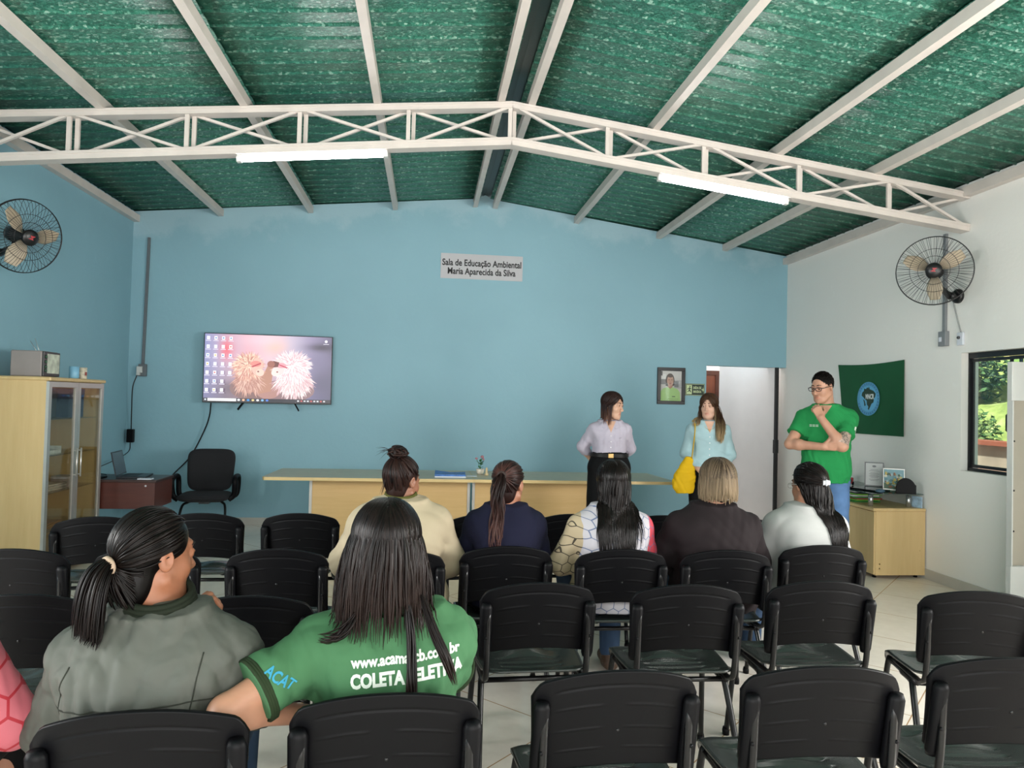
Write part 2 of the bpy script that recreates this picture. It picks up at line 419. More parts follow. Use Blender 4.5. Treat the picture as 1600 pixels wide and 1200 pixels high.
def tbot(x):
    return 3.535-(3.535-3.165)*(.6-x)/(.6+3.1) if x < .6 else 3.535-(3.535-3.065)*(x-.6)/(4.49-.6)
tr = empty('roof_truss', (0, TY, 0), 'cream steel lattice truss spanning the hall below the green roof', 'roof truss')
for nm, fz, hh in (('top_chord', ttop, .05), ('bottom_chord', tbot, .06)):
    m = MB()
    for xa, xb in ((XL+.002, .6), (.6, XR-.002)):
        m.bar((xa, 0, fz(xa)), (xb, 0, fz(xb)), .1, hh); m.bar((xa, -.052, fz(xa)+hh*.32), (xb, -.052, fz(xb)+hh*.32), .008, hh*.35)
    m.build(nm, steel, tr)
posts = [-2.635, -1.814, -1.0, -.185, .603, 1.387, 2.187, 3.002, 3.799]
for i, x in enumerate(posts):
    m = MB()
    for dy in ((-.022, .022) if i != 4 else (-.025, .025)):
        dx = .012 if dy > 0 else -.012
        m.bar((x+dx*1.6, dy, tbot(x)+.03), (x+dx*1.6, dy, ttop(x)-.02), .03, .022, upv=(0, 1, 0))
    m.build('upright', steel, tr)
ends = [XL+.02]+posts+[XR-.02]
for i in range(len(ends)-1):
    a, b = ends[i]+.03, ends[i+1]-.03
    for dy, (p, q) in ((-.03, (a, b)), (.03, (b, a))):
        m = MB()
        if i % 2: p, q = q, p
        m.bar((p, dy, tbot(p)+.02), (q, dy, ttop(q)-.015), .02, .024, upv=(0, 1, 0)); m.build('diagonal_brace', steel, tr)
tube_m = emit('lit_tube', (1.0, 1.0, .98), 34)
cap_m = mat('white_plastic', '#dcdcd8', .4)
for x0, x1, lb in ((-1.47, -.36, 'lit tube light under the left half of the truss'), (1.80, 2.90, 'lit tube light under the sloping right half of the truss')):
    a = Vector((x0, TY, tbot(x0)-.036)); b = Vector((x1, TY, tbot(x1)-.036)); u = (b-a).normalized()
    r = empty('tube_light', (a+b)/2, lb, 'light', group='tube lights on the truss'); c = (a+b)/2
    MB().bar(a-c, b-c, .05, .012).build('holder', cap_m, r)
    dn = Vector((0, 0, -.024))
    MB().tube([a-c+u*.03+dn, b-c-u*.03+dn], .018, 14).build('tube', tube_m, r)
    for e, sg in ((a, 1), (b, -1)):
        MB().bar(e-c+u*sg*-.004+dn, e-c+u*sg*.03+dn, .04, .04).build('end_cap', cap_m, r)

# window in the right wall
blk = mat('black_aluminium', '#15161a', .35)
wg = glass('window_glass', (.82, .93, .90), .2)
wn1 = structure(empty('window_1', (XR+.085, 0, 0)))
m = MB()
m.box((-.02, WY0, WZ1-.045), (.02, WY1, WZ1)); m.box((-.02, WY0, WZ0), (.02, WY1, WZ0+.025)); m.box((-.02, WY0, WZ0), (.02, WY0+.02, WZ1)); m.box((-.02, WY1-.012, WZ0), (.02, WY1, WZ1))
m.build('window_frame', blk, wn1)
def sash(y0, y1, x, nm):
    m = MB(); w = .022
    m.box((x-.008, y0, WZ0+.03), (x+.008, y0+w, WZ1-.05)); m.box((x-.008, y1-w, WZ0+.03), (x+.008, y1, WZ1-.05))
    m.box((x-.012, y0, WZ0+.03), (x+.012, y1, WZ0+.055)); m.box((x-.012, y0, WZ1-.075), (x+.012, y1, WZ1-.05))
    f = m.build(nm, blk, wn1); MB().box((x-.003, y0+w, WZ0+.055), (x+.003, y1-w, WZ1-.075)).build('pane', wg, f)
sash(5.06, WY1-.012, .01, 'sash'); sash(4.55, 5.15, -.01, 'sash'); sash(3.95, 4.55, -.01, 'sash'); sash(WY0+.03, 4.0, .01, 'sash')
MB().box((-.075, 5.085, 1.36), (-.03, 5.135, 1.5), bev=.01).build('latch', blk, wn1)

# passage: brown door far inside, white door leaf folded towards the hall
brown = wood('brown_door_wood', '#5a2a17', '#713a20', axis=2, rough=.4)
dr = structure(empty('door_1', (3.77, 9.93, 0)))
m = MB(); m.box((.36, -.02, 0), (.42, .015, 2.02)); m.box((-.5, -.02, 1.96), (.36, .015, 2.02)); m.build('door_frame', wood('brown_frame_wood', '#3f1d10', '#4f2615'), dr)
MB().box((-.5, -.008, 0), (.36, .02, 1.96)).build('door_panel', brown, dr)
hA = Vector((4.05, 9.55, 0)); hB = Vector((4.405, 8.60, 0)); u = (hB-hA).normalized(); L = (hB-hA).length
leaf = structure(empty('door_2', hA, rz=math.atan2(u.y, u.x)))
leaf_m = mat('white_door_paint', '#d9d5d6', .45, var=.02)
MB().box((0, -.02, .012), (L-.03, .02, 2.35)).build('door_panel', leaf_m, leaf)
e = MB().box((L-.03, -.022, .012), (L, .022, 2.35)).build('edge_profile', blk, leaf)
MB().box((L-.036, -.032, .93), (L+.003, .032, 1.1), bev=.004).build('lock', blk, leaf)

# outside the window: yard, grassy bank, bushes, low wall
yard = mat('earth', '#9c7f6a', .9, var=.25, vscale=3, bump=.4, bscale=12)
tag(MB().box((XR+T, -6, -.3), (34, 34, -.05)).build('ground', yard), kind='structure')
n = NT('bank_grass'); co = n.coord(); n.link(n.ramp(n.noise(co, 2.2, 8, .7), [(.3, lin('#6d7a3c')), (.5, lin('#a3a85c')), (.7, lin('#cfc795'))]), n.b.inputs['Base Color']); inp(n.b, 'Roughness', .9); grass_m = n.m
N1, N2 = 40, 60; V = []
for i in range(N1):
    for j in range(N2):
        x = 8.6+i*.32; y = 4+j*.45
        V.append((x, y, -.1+min(1.0, i/26)**.8*4.6+.16*math.sin(x*2.1+y*1.3)+.12*math.sin(y*2.7-x)))
Q = [(i*N2+j, (i+1)*N2+j, (i+1)*N2+j+1, i*N2+j+1) for i in range(N1-1) for j in range(N2-1)]
bank = link(bpy.data.objects.new('grassy_bank', np_mesh('grassy_bank', np.array(V), np.array(Q), grass_m)))
tag(bank, kind='structure')
tag(MB().box((8.0, 3, -.1), (8.22, 30, 1.05)).build('garden_wall', mat('pink_plaster', '#b39a8c', .9, var=.15, vscale=3)), 'low pinkish yard wall seen through the window, below the grassy bank', 'wall')
tag(MB().box((7.9, 3, 1.05), (8.3, 30, 1.11)).build('wall_coping', mat('red_clay', '#a3543f', .8)), 'red strip along the top of the yard wall outside the window', 'coping')
leafm = [mat('leaf_green', '#4c6a38', .7, var=.3), mat('leaf_olive', '#78854a', .7, var=.3), mat('leaf_dark', '#2c4127', .7, var=.3)]
def bush(c, R, nl, ms, label, name='bush', h=1.0):
    r = empty(name, c, label, 'bush' if name == 'bush' else 'tree', group='plants beyond the window')
    m = MB(); q = random.Random(int(c[1]*100))
    for i in range(nl):
        d = Vector((q.gauss(0, 1), q.gauss(0, 1), q.gauss(0, 1))).normalized()*R*q.random()**.35; d.z = d.z*h+R*h+ (1.2 if name == 'tree' else 0)
        a = Vector((q.gauss(0, 1), q.gauss(0, 1), q.gauss(0, 1))).normalized(); b = a.orthogonal().normalized(); s = R*.13
        m.add([d-a*s, d+b*s*.5, d+a*s, d-b*s*.5+a*s*.2], [(0, 1, 2, 3)], q.randrange(len(ms)))
    m.build('foliage', ms, r)
    m = MB(); m.tube([(0, 0, -.3), (.05, 0, R*h), (0, .1, R*h*1.6+(1.0 if name == 'tree' else 0))], [.06, .045, .015], 7)
    m.build('trunk', mat('bark', '#5a4a3a', .9), r)
def bank_z(x): i = (x-8.6)/.32; return -.1+min(1.0, max(0, i)/26)**.8*4.6
for i, (px, Yd, R, ms, lb) in enumerate([(1513, 11.6, .5, leafm[:2], 'bush low on the bank at the left edge of the window view'), (1522, 13.6, .7, [leafm[0], leafm[2]], 'dark bush higher on the bank behind the left window pane'),
        (1562, 15.2, .5, leafm[1:2], 'olive bush behind the middle of the window view'), (1580, 17.0, .8, leafm[:2], 'bush high on the bank at the right of the window view')]):
    p = at(px, 620, Y=Yd); bush((p.x, p.y, bank_z(p.x)-.05), R, 900, ms, 'green '+lb)
# ---------------------------------------------------------------- chairs of the audience
blackp = mat('black_plastic', '#050508', .5, spec=.15, var=.05, bump=.06, bscale=140, bdist=.001)
seatp = mat('black_seat_plastic', '#2a2f2d', .27, spec=.55, var=.05, bump=.05, bscale=140, bdist=.001)
blackt = mat('black_steel_tube', '#0a0a0c', .3, spec=.35)
def shell(nu, nv, pos, thick, grooves=()):
    "plate with front and back faces; pos(u,v)->(Vector, normal); u,v in 0..1"
    V = []; 
    for side in (0, 1):
        for i in range(nu+1):
            for j in range(nv+1):
                p, nn = pos(i/nu, j/nv); g = 0
                for (u0, u1, v0, w, dp) in grooves:
                    if u0 < i/nu < u1: g += dp*math.exp(-(((j/nv-v0)/w)**2))
                V.append(p+nn*(thick/2*(1 if side else -1)+g))
    n = (nu+1)*(nv+1); Q = []; ix = lambda s, i, j: s*n+i*(nv+1)+j
    for i in range(nu):
        for j in range(nv):
            Q.append((ix(0, i, j), ix(0, i, j+1), ix(0, i+1, j+1), ix(0, i+1, j))); Q.append((ix(1, i, j), ix(1, i+1, j), ix(1, i+1, j+1), ix(1, i, j+1)))
    for i in range(nu):
        Q.append((ix(0, i, 0), ix(0, i+1, 0), ix(1, i+1, 0), ix(1, i, 0))); Q.append((ix(0, i, nv), ix(1, i, nv), ix(1, i+1, nv), ix(0, i+1, nv)))
    for j in range(nv):
        Q.append((ix(0, 0, j), ix(1, 0, j), ix(1, 0, j+1), ix(0, 0, j+1))); Q.append((ix(0, nu, j), ix(0, nu, j+1), ix(1, nu, j+1), ix(1, nu, j)))
    return np.array([tuple(v) for v in V]), np.array(Q)
LEAN = math.radians(11)
def back_pos(u, v):
    x = (u-.5)*2; s = abs(x)
    hw = .226-.012*(1-v)*1.0                     # a little narrower at the bottom
    top = .812-.05*s**2.2-.03*max(0, (s-.86)/.14)**2; bot = .522+.03*(1-s**2)+.008*max(0, (s-.86)/.14)**2
    z = bot+(top-bot)*v; zz = z-.45
    y = -.168-math.tan(LEAN)*zz+.035*s**2.2+.012*(v-.5)**2
    return Vector((x*hw, y, z)), Vector((0, -math.cos(LEAN), -math.sin(LEAN)*1))
def seat_pos(u, v):
    x = (u-.5)*2; s = abs(x); hw = .225-.028*(1-v)**2-.02*max(0, (v-.85)/.15)**2
    y = -.205+.42*v; y -= .03*max(0, (s-.7)/.3)**2*(1 if v > .5 else -1)*abs(v-.5)*2
    z = .448-.016*(1-s**2)*math.sin(PI*min(1, v*1.25))+.02*math.exp(-((v-.66)/.13)**2)*math.exp(-(s/.4)**2)-.012*math.exp(-((v-.66)/.2)**2)*math.exp(-((s-.55)/.25)**2)-.05*max(0, (v-.8)/.2)**2+.018*max(0, .18-v)/.18
    return Vector((x*hw, y, z)), Vector((0, 0, 1))
def rubber(q, leg): MB().lathe([(.016, 0), (.017, .02), (.0135, .035)], q, 10).build('rubber_foot', blackp, leg)
def make_chair():
    r = empty('chair', (0, 0, 0))
    gro = [(.14, .86, t, .009, -.003) for t in (.86,)]+[(a, b, t, .008, .0026) for t in (.66, .42, .2) for a, b in ((.14, .4), (.55, .86))]
    V, Q = shell(44, 90, back_pos, .011, gro)
    bk = link(bpy.data.objects.new('backrest', np_mesh('backrest', V, Q, blackp)), r)
    for sx in (-1, 1):                            # sleeves over the uprights, moulded on the rear of the backrest
        pts = []; m = MB()
        x0 = sx*.203
        for z in (.51, .525, .715, .73):
            p, nn = back_pos(.5+sx*.42, (z-.53)/.26); pts.append(Vector((x0, -.168-math.tan(LEAN)*(z-.45)+.021-.014, z)))
        m.tube(pts, [.019, .0235, .0235, .017], 10, flat=.75, upv=(0, 1, 0))
        m.ball((x0, pts[1].y-.02-.02, .60), (.006, .004, .006), 0, 8)
        m.build('sleeve', blackp, bk)
    p, nn = back_pos(.5, .38); MB().ball(p+nn*.0055, (.005, .003, .005), 0, 10).build('button', blackt, bk)
    gs = [(.2, .8, t, .014, -.006) for t in (.3, .42, .54)]+[(.1, .36, .72, .014, -.006), (.64, .9, .72, .014, -.006), (.1, .3, .2, .014, -.006), (.7, .9, .2, .014, -.006)]
    V, Q = shell(36, 70, seat_pos, .01, gs)
    link(bpy.data.objects.new('seat', np_mesh('seat', V, Q, seatp)), r)
    m = MB()
    for sx in (-1, 1):
        x = sx*.196
        m2 = MB().tube(smooth_path([(x, .10, .418), (x, -.08, .418), (x, -.165, .428), (x, -.196, .49), (x, -.168-math.tan(LEAN)*.26+.004, .71)], 5), .0125, 8, flat=.8)
        m2.build('upright', blackt, r)
        m.tube([(x, -.12, .405), (x, .15, .405)], .0125, 8)
        lg = MB().tube(smooth_path([(x, .0, .402), (x, .13, .402), (x*1.04, .165, .375), (sx*.222, .215, .012)], 5), .0125, 8).build('leg', blackt, r); rubber((sx*.2225, .2165, 0), lg)
        lg = MB().tube(smooth_path([(x, .03, .395), (x, -.06, .392), (x*1.04, -.1, .36), (sx*.222, -.255, .012)], 5), .0125, 8).build('leg', blackt, r); rubber((sx*.2225, -.257, 0), lg)
    m.tube([(-.19, .1, .4), (.19, .1, .4)], .011, 8); m.tube([(-.19, -.09, .395), (.19, -.09, .395)], .011, 8)
    m.build('seat_frame', blackt, r)
    return r
# (backrest top, turn in degrees, label): four rows, each from left to right
CH = [
 (-1.31, 1.62, 4, 'black plastic chair under the person in pink, cut by the left edge of the photo'),
 (-.603, 1.638, 4, 'black plastic chair under the woman in the grey jacket, nearest row'),
 (-.071, 1.699, 3, 'black plastic chair under the woman in the green printed T-shirt'),
 (.518, 1.813, 2, 'empty black chair in the nearest row, right beside the woman in green'),
 (1.092, 1.814, -2, 'empty black chair in the nearest row, between two other empty ones'),
 (1.676, 1.85, -6, 'empty black chair at the bottom right corner of the photo'),
 (-1.345, 2.581, 3, 'empty black chair in the second row at the left edge of the photo'),
 (-.60, 2.545, 3, 'empty black chair in the second row, seen between the grey jacket and the green T-shirt'),
 (-.097, 2.547, 2, 'empty black chair in the second row, hidden behind the woman in green'),
 (.449, 2.705, 2, 'empty black chair in the second row, touching the right side of the green T-shirt'),
 (1.029, 2.665, -1, 'empty black chair in the second row, between the brown shirt and nearest row'),
 (1.608, 2.71, -2, 'empty black chair in the second row, below the woman in the white blouse'),
 (2.161, 2.538, -14, 'turned empty black chair in the second row at the right edge'),
 (-1.767, 3.316, 2, 'empty black chair in the third row, cut by the left edge'),
 (-1.214, 3.316, 2, 'empty black chair in the third row, mostly hidden by the grey jacket woman'),
 (-.652, 3.316, 1, 'empty black chair in the third row, between the two nearest women'),
 (-.12, 3.29, 2, 'black chair under the person in the cream jacket with a bun'),
 (.4, 3.387, 2, 'black chair under the woman in the navy jacket'),
 (.946, 3.317, 0, 'black chair under the woman in the hexagon patterned shirt'),
 (1.463, 3.303, -3, 'black chair under the person with streaked blond hair in a dark brown shirt'),
 (2.029, 3.423, -3, 'black chair under the woman in the white blouse'),
 (-1.782, 4.161, 12, 'empty black chair in the front row, directly beside the glass doored cabinet'),
 (-1.269, 4.309, 0, 'empty black chair in the front row, below the office armchair'),
 (-.724, 4.329, 0, 'empty black chair in the front row, at the left end of the long table'),
 (.373, 4.347, 8, 'empty black chair in the front row, between the cream jacket and the navy jacket'),
 (.915, 4.367, 0, 'empty black chair in the front row, between the navy jacket and the patterned shirt'),
 (1.485, 4.339, 0, 'empty black chair in the front row, between the patterned shirt and the brown shirt'),
 (1.967, 4.308, -6, 'empty black chair in the front row, between the brown shirt and the white blouse')]
proto = make_chair(); CHAIRS = []
for i, (x, y, a, lb) in enumerate(CH):
    c = proto if i == 0 else copy_tree(proto); a = math.radians(a); off = .238
    c.location = (x-math.sin(a)*off, y+math.cos(a)*off, 0); c.rotation_euler = (0, 0, a)
    tag(c, lb, 'chair', 'black plastic chairs of the audience'); CHAIRS.append(c)

# ---------------------------------------------------------------- long table in two halves
tabletop = mat('table_laminate', '#b4ad92', .35, var=.05)
edge = mat('table_edge', '#cdb27c', .45)
pan = wood('table_panel_wood', '#c8a56c', '#d2b079', axis=0, rough=.5)
alu = mat('aluminium', '#b9b7b2', .35, metal=.6)
def half_table(x0, x1, p0, p1, end, lb):
    r = empty('table', ((x0+x1)/2, 7.1, 0), lb, 'table'); cx = (x0+x1)/2
    yf, yb = -.39, .43
    ch = .05
    poly = [(x0-cx, yf), (x1-cx, yf), (x1-cx, yb), (x0-cx, yb)]
    if end > 0: poly = [(x0-cx, yf), (x1-cx-.02, yf), (x1-cx, yf+.03), (x1-cx-.04, yb), (x0-cx, yb)]
    else: poly = [(x0-cx, yf+.03), (x0-cx+.02, yf), (x1-cx, yf), (x1-cx, yb), (x0-cx+.02, yb)]
    m = MB().prism(poly, lambda u, v: (u, v, .732), (0, 0, .028)); m.build('tabletop', [tabletop], r)
    # front edge band
    m = MB()
    for a, b in zip(poly, poly[1:]+poly[:1]):
        m.bar((a[0], a[1], .746), (b[0], b[1], .746), .006, .0285)
    m.build('edge_band', edge, r)
    MB().box((p0-cx, -.02, .12), (p1-cx, .0, .732)).build('front_panel', pan, r)
    for x in (p0, p1):
        s = 1 if x == p0 else -1
        MB().box((x-cx-.012, -.03, .05), (x-cx+.014, .012, .732)).build('panel_edge', alu, r)
        lg = MB(); X = x-cx+s*.02
        lg.box((X-.02, -.25, 0), (X+.02, .27, .05)); lg.box((X-.02, .03, .05), (X+.02, .12, .732)); lg.build('leg', mat('grey_steel', '#8b8a86', .4), r)
    return r
half_table(-1.466, .455, -1.09, .43, -1, 'left half of the long pale wood table, with the booklets on it')
half_table(.459, 2.42, .478, 1.93, 1, 'right half of the long pale wood table, behind the woman in the lavender shirt')
# things on it
r = empty('booklet_stack', (.24, 6.95, .7605), 'small stack of blue and white printed leaflets on the long table', 'leaflets')
bl = mat('leaflet_blue', '#3f6fb0', .5, var=.3, vscale=30); wh = mat('paper_white', '#cfd3dc', .6)
m = MB()
for k in range(5): m.box((-.15+.004*k, -.1, k*.006), (.15-.003*k, .1, k*.006+.005))
m.build('paper', wh, r)
m = MB(); m.add([(-.15, -.1, .031), (.14, -.1, .031), (.15, .1, .036), (-.145, .1, .05), (0, .1, .032), (0, -.1, .033)], [(0, 5, 4, 3), (5, 1, 2, 4)])
m.box((-.15, -.1005, .012), (.145, -.0985, .03)); m.build('cover', bl, r)
pl = empty('potted_flower', (.55, 7.2, .7605), 'tiny white pot with an artificial pink flower on the long table', 'plant')
MB().lathe([(.028, 0), (.038, .02), (.042, .05), (.038, .055), (.03, .05)], seg=20).build('pot', mat('cream_ceramic', '#d8cfc0', .4), pl)
m = MB(); q = random.Random(3)
for i in range(14):
    a = q.random()*6.3; z = .055+q.random()*.075; d = Vector((math.cos(a), math.sin(a), .5)); p = Vector((0, 0, z)); l = .035+.02*q.random(); s = d.cross(Vector((0, 0, 1))).normalized()*.014
    m.add([p, p+d*l*.5+s, p+d*l, p+d*l*.5-s], [(0, 1, 2, 3)])
m.tube([(0, 0, .04), (.003, 0, .12), (.015, 0, .165)], .003, 6); m.tube([(0, 0, .04), (-.02, 0, .11), (-.04, .0, .15)], .003, 6)
m.build('leaves', mat('plant_leaf', '#2f6b35', .5, var=.3), pl)
m = MB(); m.ball((.016, 0, .175), (.018, .018, .015)); m.ball((-.042, 0, .157), (.014, .014, .012)); m.ball((.03, .01, .15), (.012, .012, .012)); m.build('flower', mat('dusky_pink', '#a9757f', .6), pl)
fg = empty('figurine', (.605, 7.1, .7605), 'small honey coloured ornament beside the flower pot on the long table', 'ornament')
MB().lathe([(.02, 0), (.022, .012), (.01, .03), (.014, .06), (.006, .075), (.0, .08)], seg=14).build('base', mat('honey_ceramic', '#c2ae86', .4), fg)
for x, y, lb in ((.45, 7.0, 'white paper card lying left of the flower pot'), (.7, 7.02, 'white paper card lying right of the flower pot')):
    tag(MB().box((x-.05, y-.03, .7605), (x+.05, y+.03, .764)).build('paper_card', wh), lb, 'card', 'paper cards on the long table')
# ---------------------------------------------------------------- tall cabinet on the left wall, doors facing into the hall
cabw = wood('pale_cabinet_wood', '#c9ab78', '#d3b784', axis=2, rough=.42)
cabin = wood('cabinet_inner_wood', '#c2ab7e', '#cbb488', axis=2)
cg = glass('cabinet_glass', (.88, .88, .84), .1, .03)
CX0, CX1, CY0, CY1, CZ = XL+.014, -2.9, 5.9, 6.84, 1.6
cb = empty('cabinet', ((CX0+CX1)/2, (CY0+CY1)/2, 0), 'tall pale wood cabinet with two aluminium framed glass doors on the left wall', 'cabinet')
ox, oy = cb.location.x, cb.location.y
def cbx(m, x0, y0, z0, x1, y1, z1, **k): return m.box((x0-ox, y0-oy, z0), (x1-ox, y1-oy, z1), **k)
m = MB(); cbx(m, CX0, CY0, .0, CX1-.022, CY0+.02, CZ-.03); cbx(m, CX0, CY1-.02, 0, CX1-.022, CY1, CZ-.03)
cbx(m, CX0, CY0, .04, CX1-.03, CY1, .07); m.build('carcass', cabw, cb)
m = MB(); cbx(m, CX0, CY0+.02, .07, CX0+.012, CY1-.02, CZ-.03); m.build('back_panel', cabin, cb)
m = MB(); cbx(m, CX0, CY0-.012, CZ-.03, CX1+.012, CY1+.012, CZ, bev=.008); m.build('top_board', cabw, cb)
SH = [.38, .68, .98, 1.27]
for z in SH:
    m = MB(); cbx(m, CX0+.012, CY0+.02, z-.008, CX1-.05, CY1-.02, z); m.build('shelf', glass('shelf_glass', (.93, .96, .95), .2), cb)
cy = (CY0+CY1)/2
for a, b, hy in ((CY0, cy-.002, cy-.035), (cy+.002, CY1, cy+.035)):
    m = MB()
    for q in ((a, .05, a+.042, CZ-.035), (b-.042, .05, b, CZ-.035), (a+.042, .05, b-.042, .092), (a+.042, CZ-.077, b-.042, CZ-.035)):
        cbx(m, CX1-.022, q[0], q[1], CX1, q[2], q[3])
    d = m.build('door', alu, cb)
    m = MB(); cbx(m, CX1-.013, a+.042, .092, CX1-.009, b-.042, CZ-.077); m.build('pane', cg, d)
    m = MB(); m.tube([(CX1+.022-ox, hy-oy, .78), (CX1+.022-ox, hy-oy, 1.02)], .007, 8)
    for z in (.8, 1.0): m.tube([(CX1-.005-ox, hy-oy, z), (CX1+.022-ox, hy-oy, z)], .005, 8)
    m.build('handle', mat('bright_steel', '#d0cdc8', .3, metal=.7), d)
CB = [(-3.12, 6.12, 1.27, .2, .3, .22, '#1d2433', 'storage_box', 'dark box on the top shelf inside the glass doored cabinet, left', 'box'),
      (-3.08, 6.56, 1.27, .16, .26, .24, '#33456e', 'storage_box', 'dark blue box on the top shelf inside the glass doored cabinet, right', 'box'),
      (-3.06, 6.2, .98, .14, .22, .06, '#d8dad6', 'paper_tray', 'white tray on the second shelf inside the glass doored cabinet', 'tray'),
      (-3.1, 6.3, .68, .2, .3, .05, '#cfc3b4', 'paper_stack', 'stack of papers on the third shelf inside the glass doored cabinet', 'papers'),
      (-3.07, 6.55, .68, .15, .16, .09, '#c9b8b0', 'carton', 'small pale carton on the third shelf inside the glass doored cabinet', 'carton'),
      (-3.1, 6.25, .38, .2, .3, .04, '#a5722f', 'envelope_stack', 'brown envelopes on the lowest shelf inside the glass doored cabinet', 'envelopes')]
for x, y, z, sx, sy, sz, c, nm, lb, ct in CB:
    m = MB(); m.box((-sx/2, -sy/2, 0), (sx/2, sy/2, sz), bev=.004)
    if 'stack' in nm:
        m = MB(); k = max(2, int(sz/.012))
        for i in range(k): o = random.uniform(-.012, .012); m.box((-sx/2+o, -sy/2-o, i*sz/k), (sx/2+o, sy/2-o, (i+.85)*sz/k))
    elif nm == 'storage_box': m.box((-sx/2-.004, -sy/2-.004, sz-.05), (sx/2+.004, sy/2+.004, sz+.004), bev=.003)
    elif nm == 'paper_tray':
        m = MB(); m.box((-sx/2, -sy/2, 0), (sx/2, sy/2, .006)); m.box((-sx/2, -sy/2, 0), (-sx/2+.006, sy/2, sz)); m.box((-sx/2, -sy/2, 0), (sx/2, -sy/2+.006, sz)); m.box((-sx/2, sy/2-.006, 0), (sx/2, sy/2, sz)); m.box((-sx/2+.02, -sy/2+.02, .006), (sx/2-.01, sy/2-.03, .03))
    o = m.build(nm, mat('c_'+c, c, .6, var=.15, vscale=30)); o.location = (x, y, z+.0008); tag(o, lb, ct)
# on top of the cabinet
gb = empty('television_set', (-3.12, 6.13, CZ+.001), 'small grey boxy portable set with an antenna on top of the tall cabinet', 'electronic set')
gm = mat('grey_casing', '#8d8582', .6)
m = MB(); m.box((-.125, -.13, 0), (.105, .13, .205), bev=.008); m.build('casing', gm, gb)
m = MB(); m.box((.105, -.125, .006), (.12, .125, .2), bev=.004); m.build('front_panel', mat('dark_bezel', '#2b2b2c', .4), gb)
MB().box((.1195, -.075, .03), (.122, .11, .185)).build('screen', mat('pale_screen', '#b7c0ae', .35, var=.35, vscale=16), gb)
m = MB()
for z, c in ((.16, 0), (.12, 0), (.08, 1), (.05, 1)): m.lathe([(.012, 0), (.01, .01), (0, .01)], (.12, -.1, z), 12, R=Matrix.Rotation(PI/2, 3, 'Y'))
m.build('knob', mat('knob_green', '#31503c', .4), gb)
m = MB(); m.tube([(.0, .0, .205), (-.07, .04, .29)], .0022, 6); m.tube([(.02, .0, .205), (-.03, .03, .31)], .0022, 6); m.build('antenna', mat('bright_steel', '#d0cdc8', .3), gb)
mg = empty('mug', (-2.965, 6.42, CZ+.001), 'pale blue mug on top of the tall cabinet', 'mug')
MB().lathe([(.034, 0), (.038, .004), (.038, .1), (.034, .1), (.034, .008), (0, .008)], seg=24).build('cup', mat('pale_blue_glaze', '#7fb4cf', .35), mg)
MB().tube(smooth_path([(0, .036, .02), (0, .06, .035), (0, .06, .07), (0, .036, .085)]), .005, 8).build('handle', mat('pale_blue_glaze', '', 1), mg)
cdd = empty('souvenir_cup', (-2.965, 6.57, CZ+.001), 'small cream printed cup at the right end on top of the tall cabinet', 'cup')
MB().lathe([(.03, 0), (.034, .004), (.033, .098), (.029, .098), (.028, .008), (0, .008)], seg=20).build('cup', mat('cream_print', '#cfc5b0', .5, var=.3, vscale=40), cdd)
m = MB()
for a in (-.6, -.2): m.box((.031+.0, a*.03-.008, .03), (.0345, a*.03+.008, .06))
m.build('printed_motif', mat('motif_red', '#a0453f', .5), cdd)

# ---------------------------------------------------------------- desk, laptop, chargers, conduit
mah = wood('mahogany_desk', '#4a241d', '#5c2f26', axis=0, rough=.4)
dk = empty('desk', (-2.91, 7.11, 0), 'dark reddish brown desk behind the tall cabinet, with the laptop on it', 'desk')
m = MB(); m.box((-.46, -.235, .675), (.472, .235, .70), bev=.004); m.build('desktop', mat('desk_top_dark', '#3d2a27', .35), dk)
MB().box((-.44, -.222, .435), (.44, -.205, .675)).build('modesty_panel', mah, dk)
MB().box((.44, -.222, .435), (.46, .225, .675)).build('side_panel', mah, dk)
for x in (-.43, .4):
    m = MB(); m.box((x-.02, -.03, .03), (x+.02, .03, .675)); m.box((x-.022, -.22, 0), (x+.022, .22, .03), bev=.005); m.build('leg', mat('dark_steel', '#2a2a2c', .4), dk)
m = MB()
for x in (-.4, .38): m.lathe([(.009, 0), (.009, .004), (0, .004)], (x, -.2225, .645), 10, R=Matrix.Rotation(PI/2, 3, 'X'))
m.build('screw_cap', wh, dk)
lp = empty('laptop', (-2.72, 7.14, .7005), 'open dark laptop on the brown desk, screen seen from the side', 'laptop', rz=math.radians(97))
lm = mat('dark_laptop', '#23262c', .35, metal=.3)
m = MB(); m.box((-.17, -.12, 0), (.17, .12, .016), bev=.004); m.build('base', lm, lp)
MB().box((-.15, -.04, .0161), (.15, .09, .0175)).build('keyboard', mat('key_black', '#111216', .5, var=.3, vscale=90), lp)
R = Matrix.Rotation(math.radians(-12), 3, 'X'); m = MB(); m.box((-.17, .117, .02), (.17, .124, .245), R=None)
for i, v in enumerate(m.v): q = R @ (Vector(v)-Vector((0, .12, .016))); m.v[i] = tuple(q+Vector((0, .12, .016)))
ld = m.build('lid', lm, lp)
m = MB(); m.box((-.158, .1155, .03), (.158, .1168, .235))
for i, v in enumerate(m.v): q = R @ (Vector(v)-Vector((0, .12, .016))); m.v[i] = tuple(q+Vector((0, .12, .016)))
m.build('screen', mat('laptop_screen', '#4a5560', .2), ld)
tag(MB().box((-2.61, 6.9, .7005), (-2.49, 6.97, .71)).build('card_pack', wh), 'small white packet near the front right corner of the brown desk', 'packet')
tag(MB().box((-3.05, 6.92, .7005), (-2.93, 7.06, .716), bev=.006).build('external_drive', blackp), 'flat black device on the brown desk beside the laptop', 'device')
gray = mat('grey_conduit', '#5f666b', .5)
cdt = empty('conduit', (-3.225, D-.014, 1.74), 'dark grey cable conduit running up the blue wall left of the TV', 'conduit')
m = MB(); m.box((-.014, -.014, .06), (.014, .0135, 1.53), bev=.003)
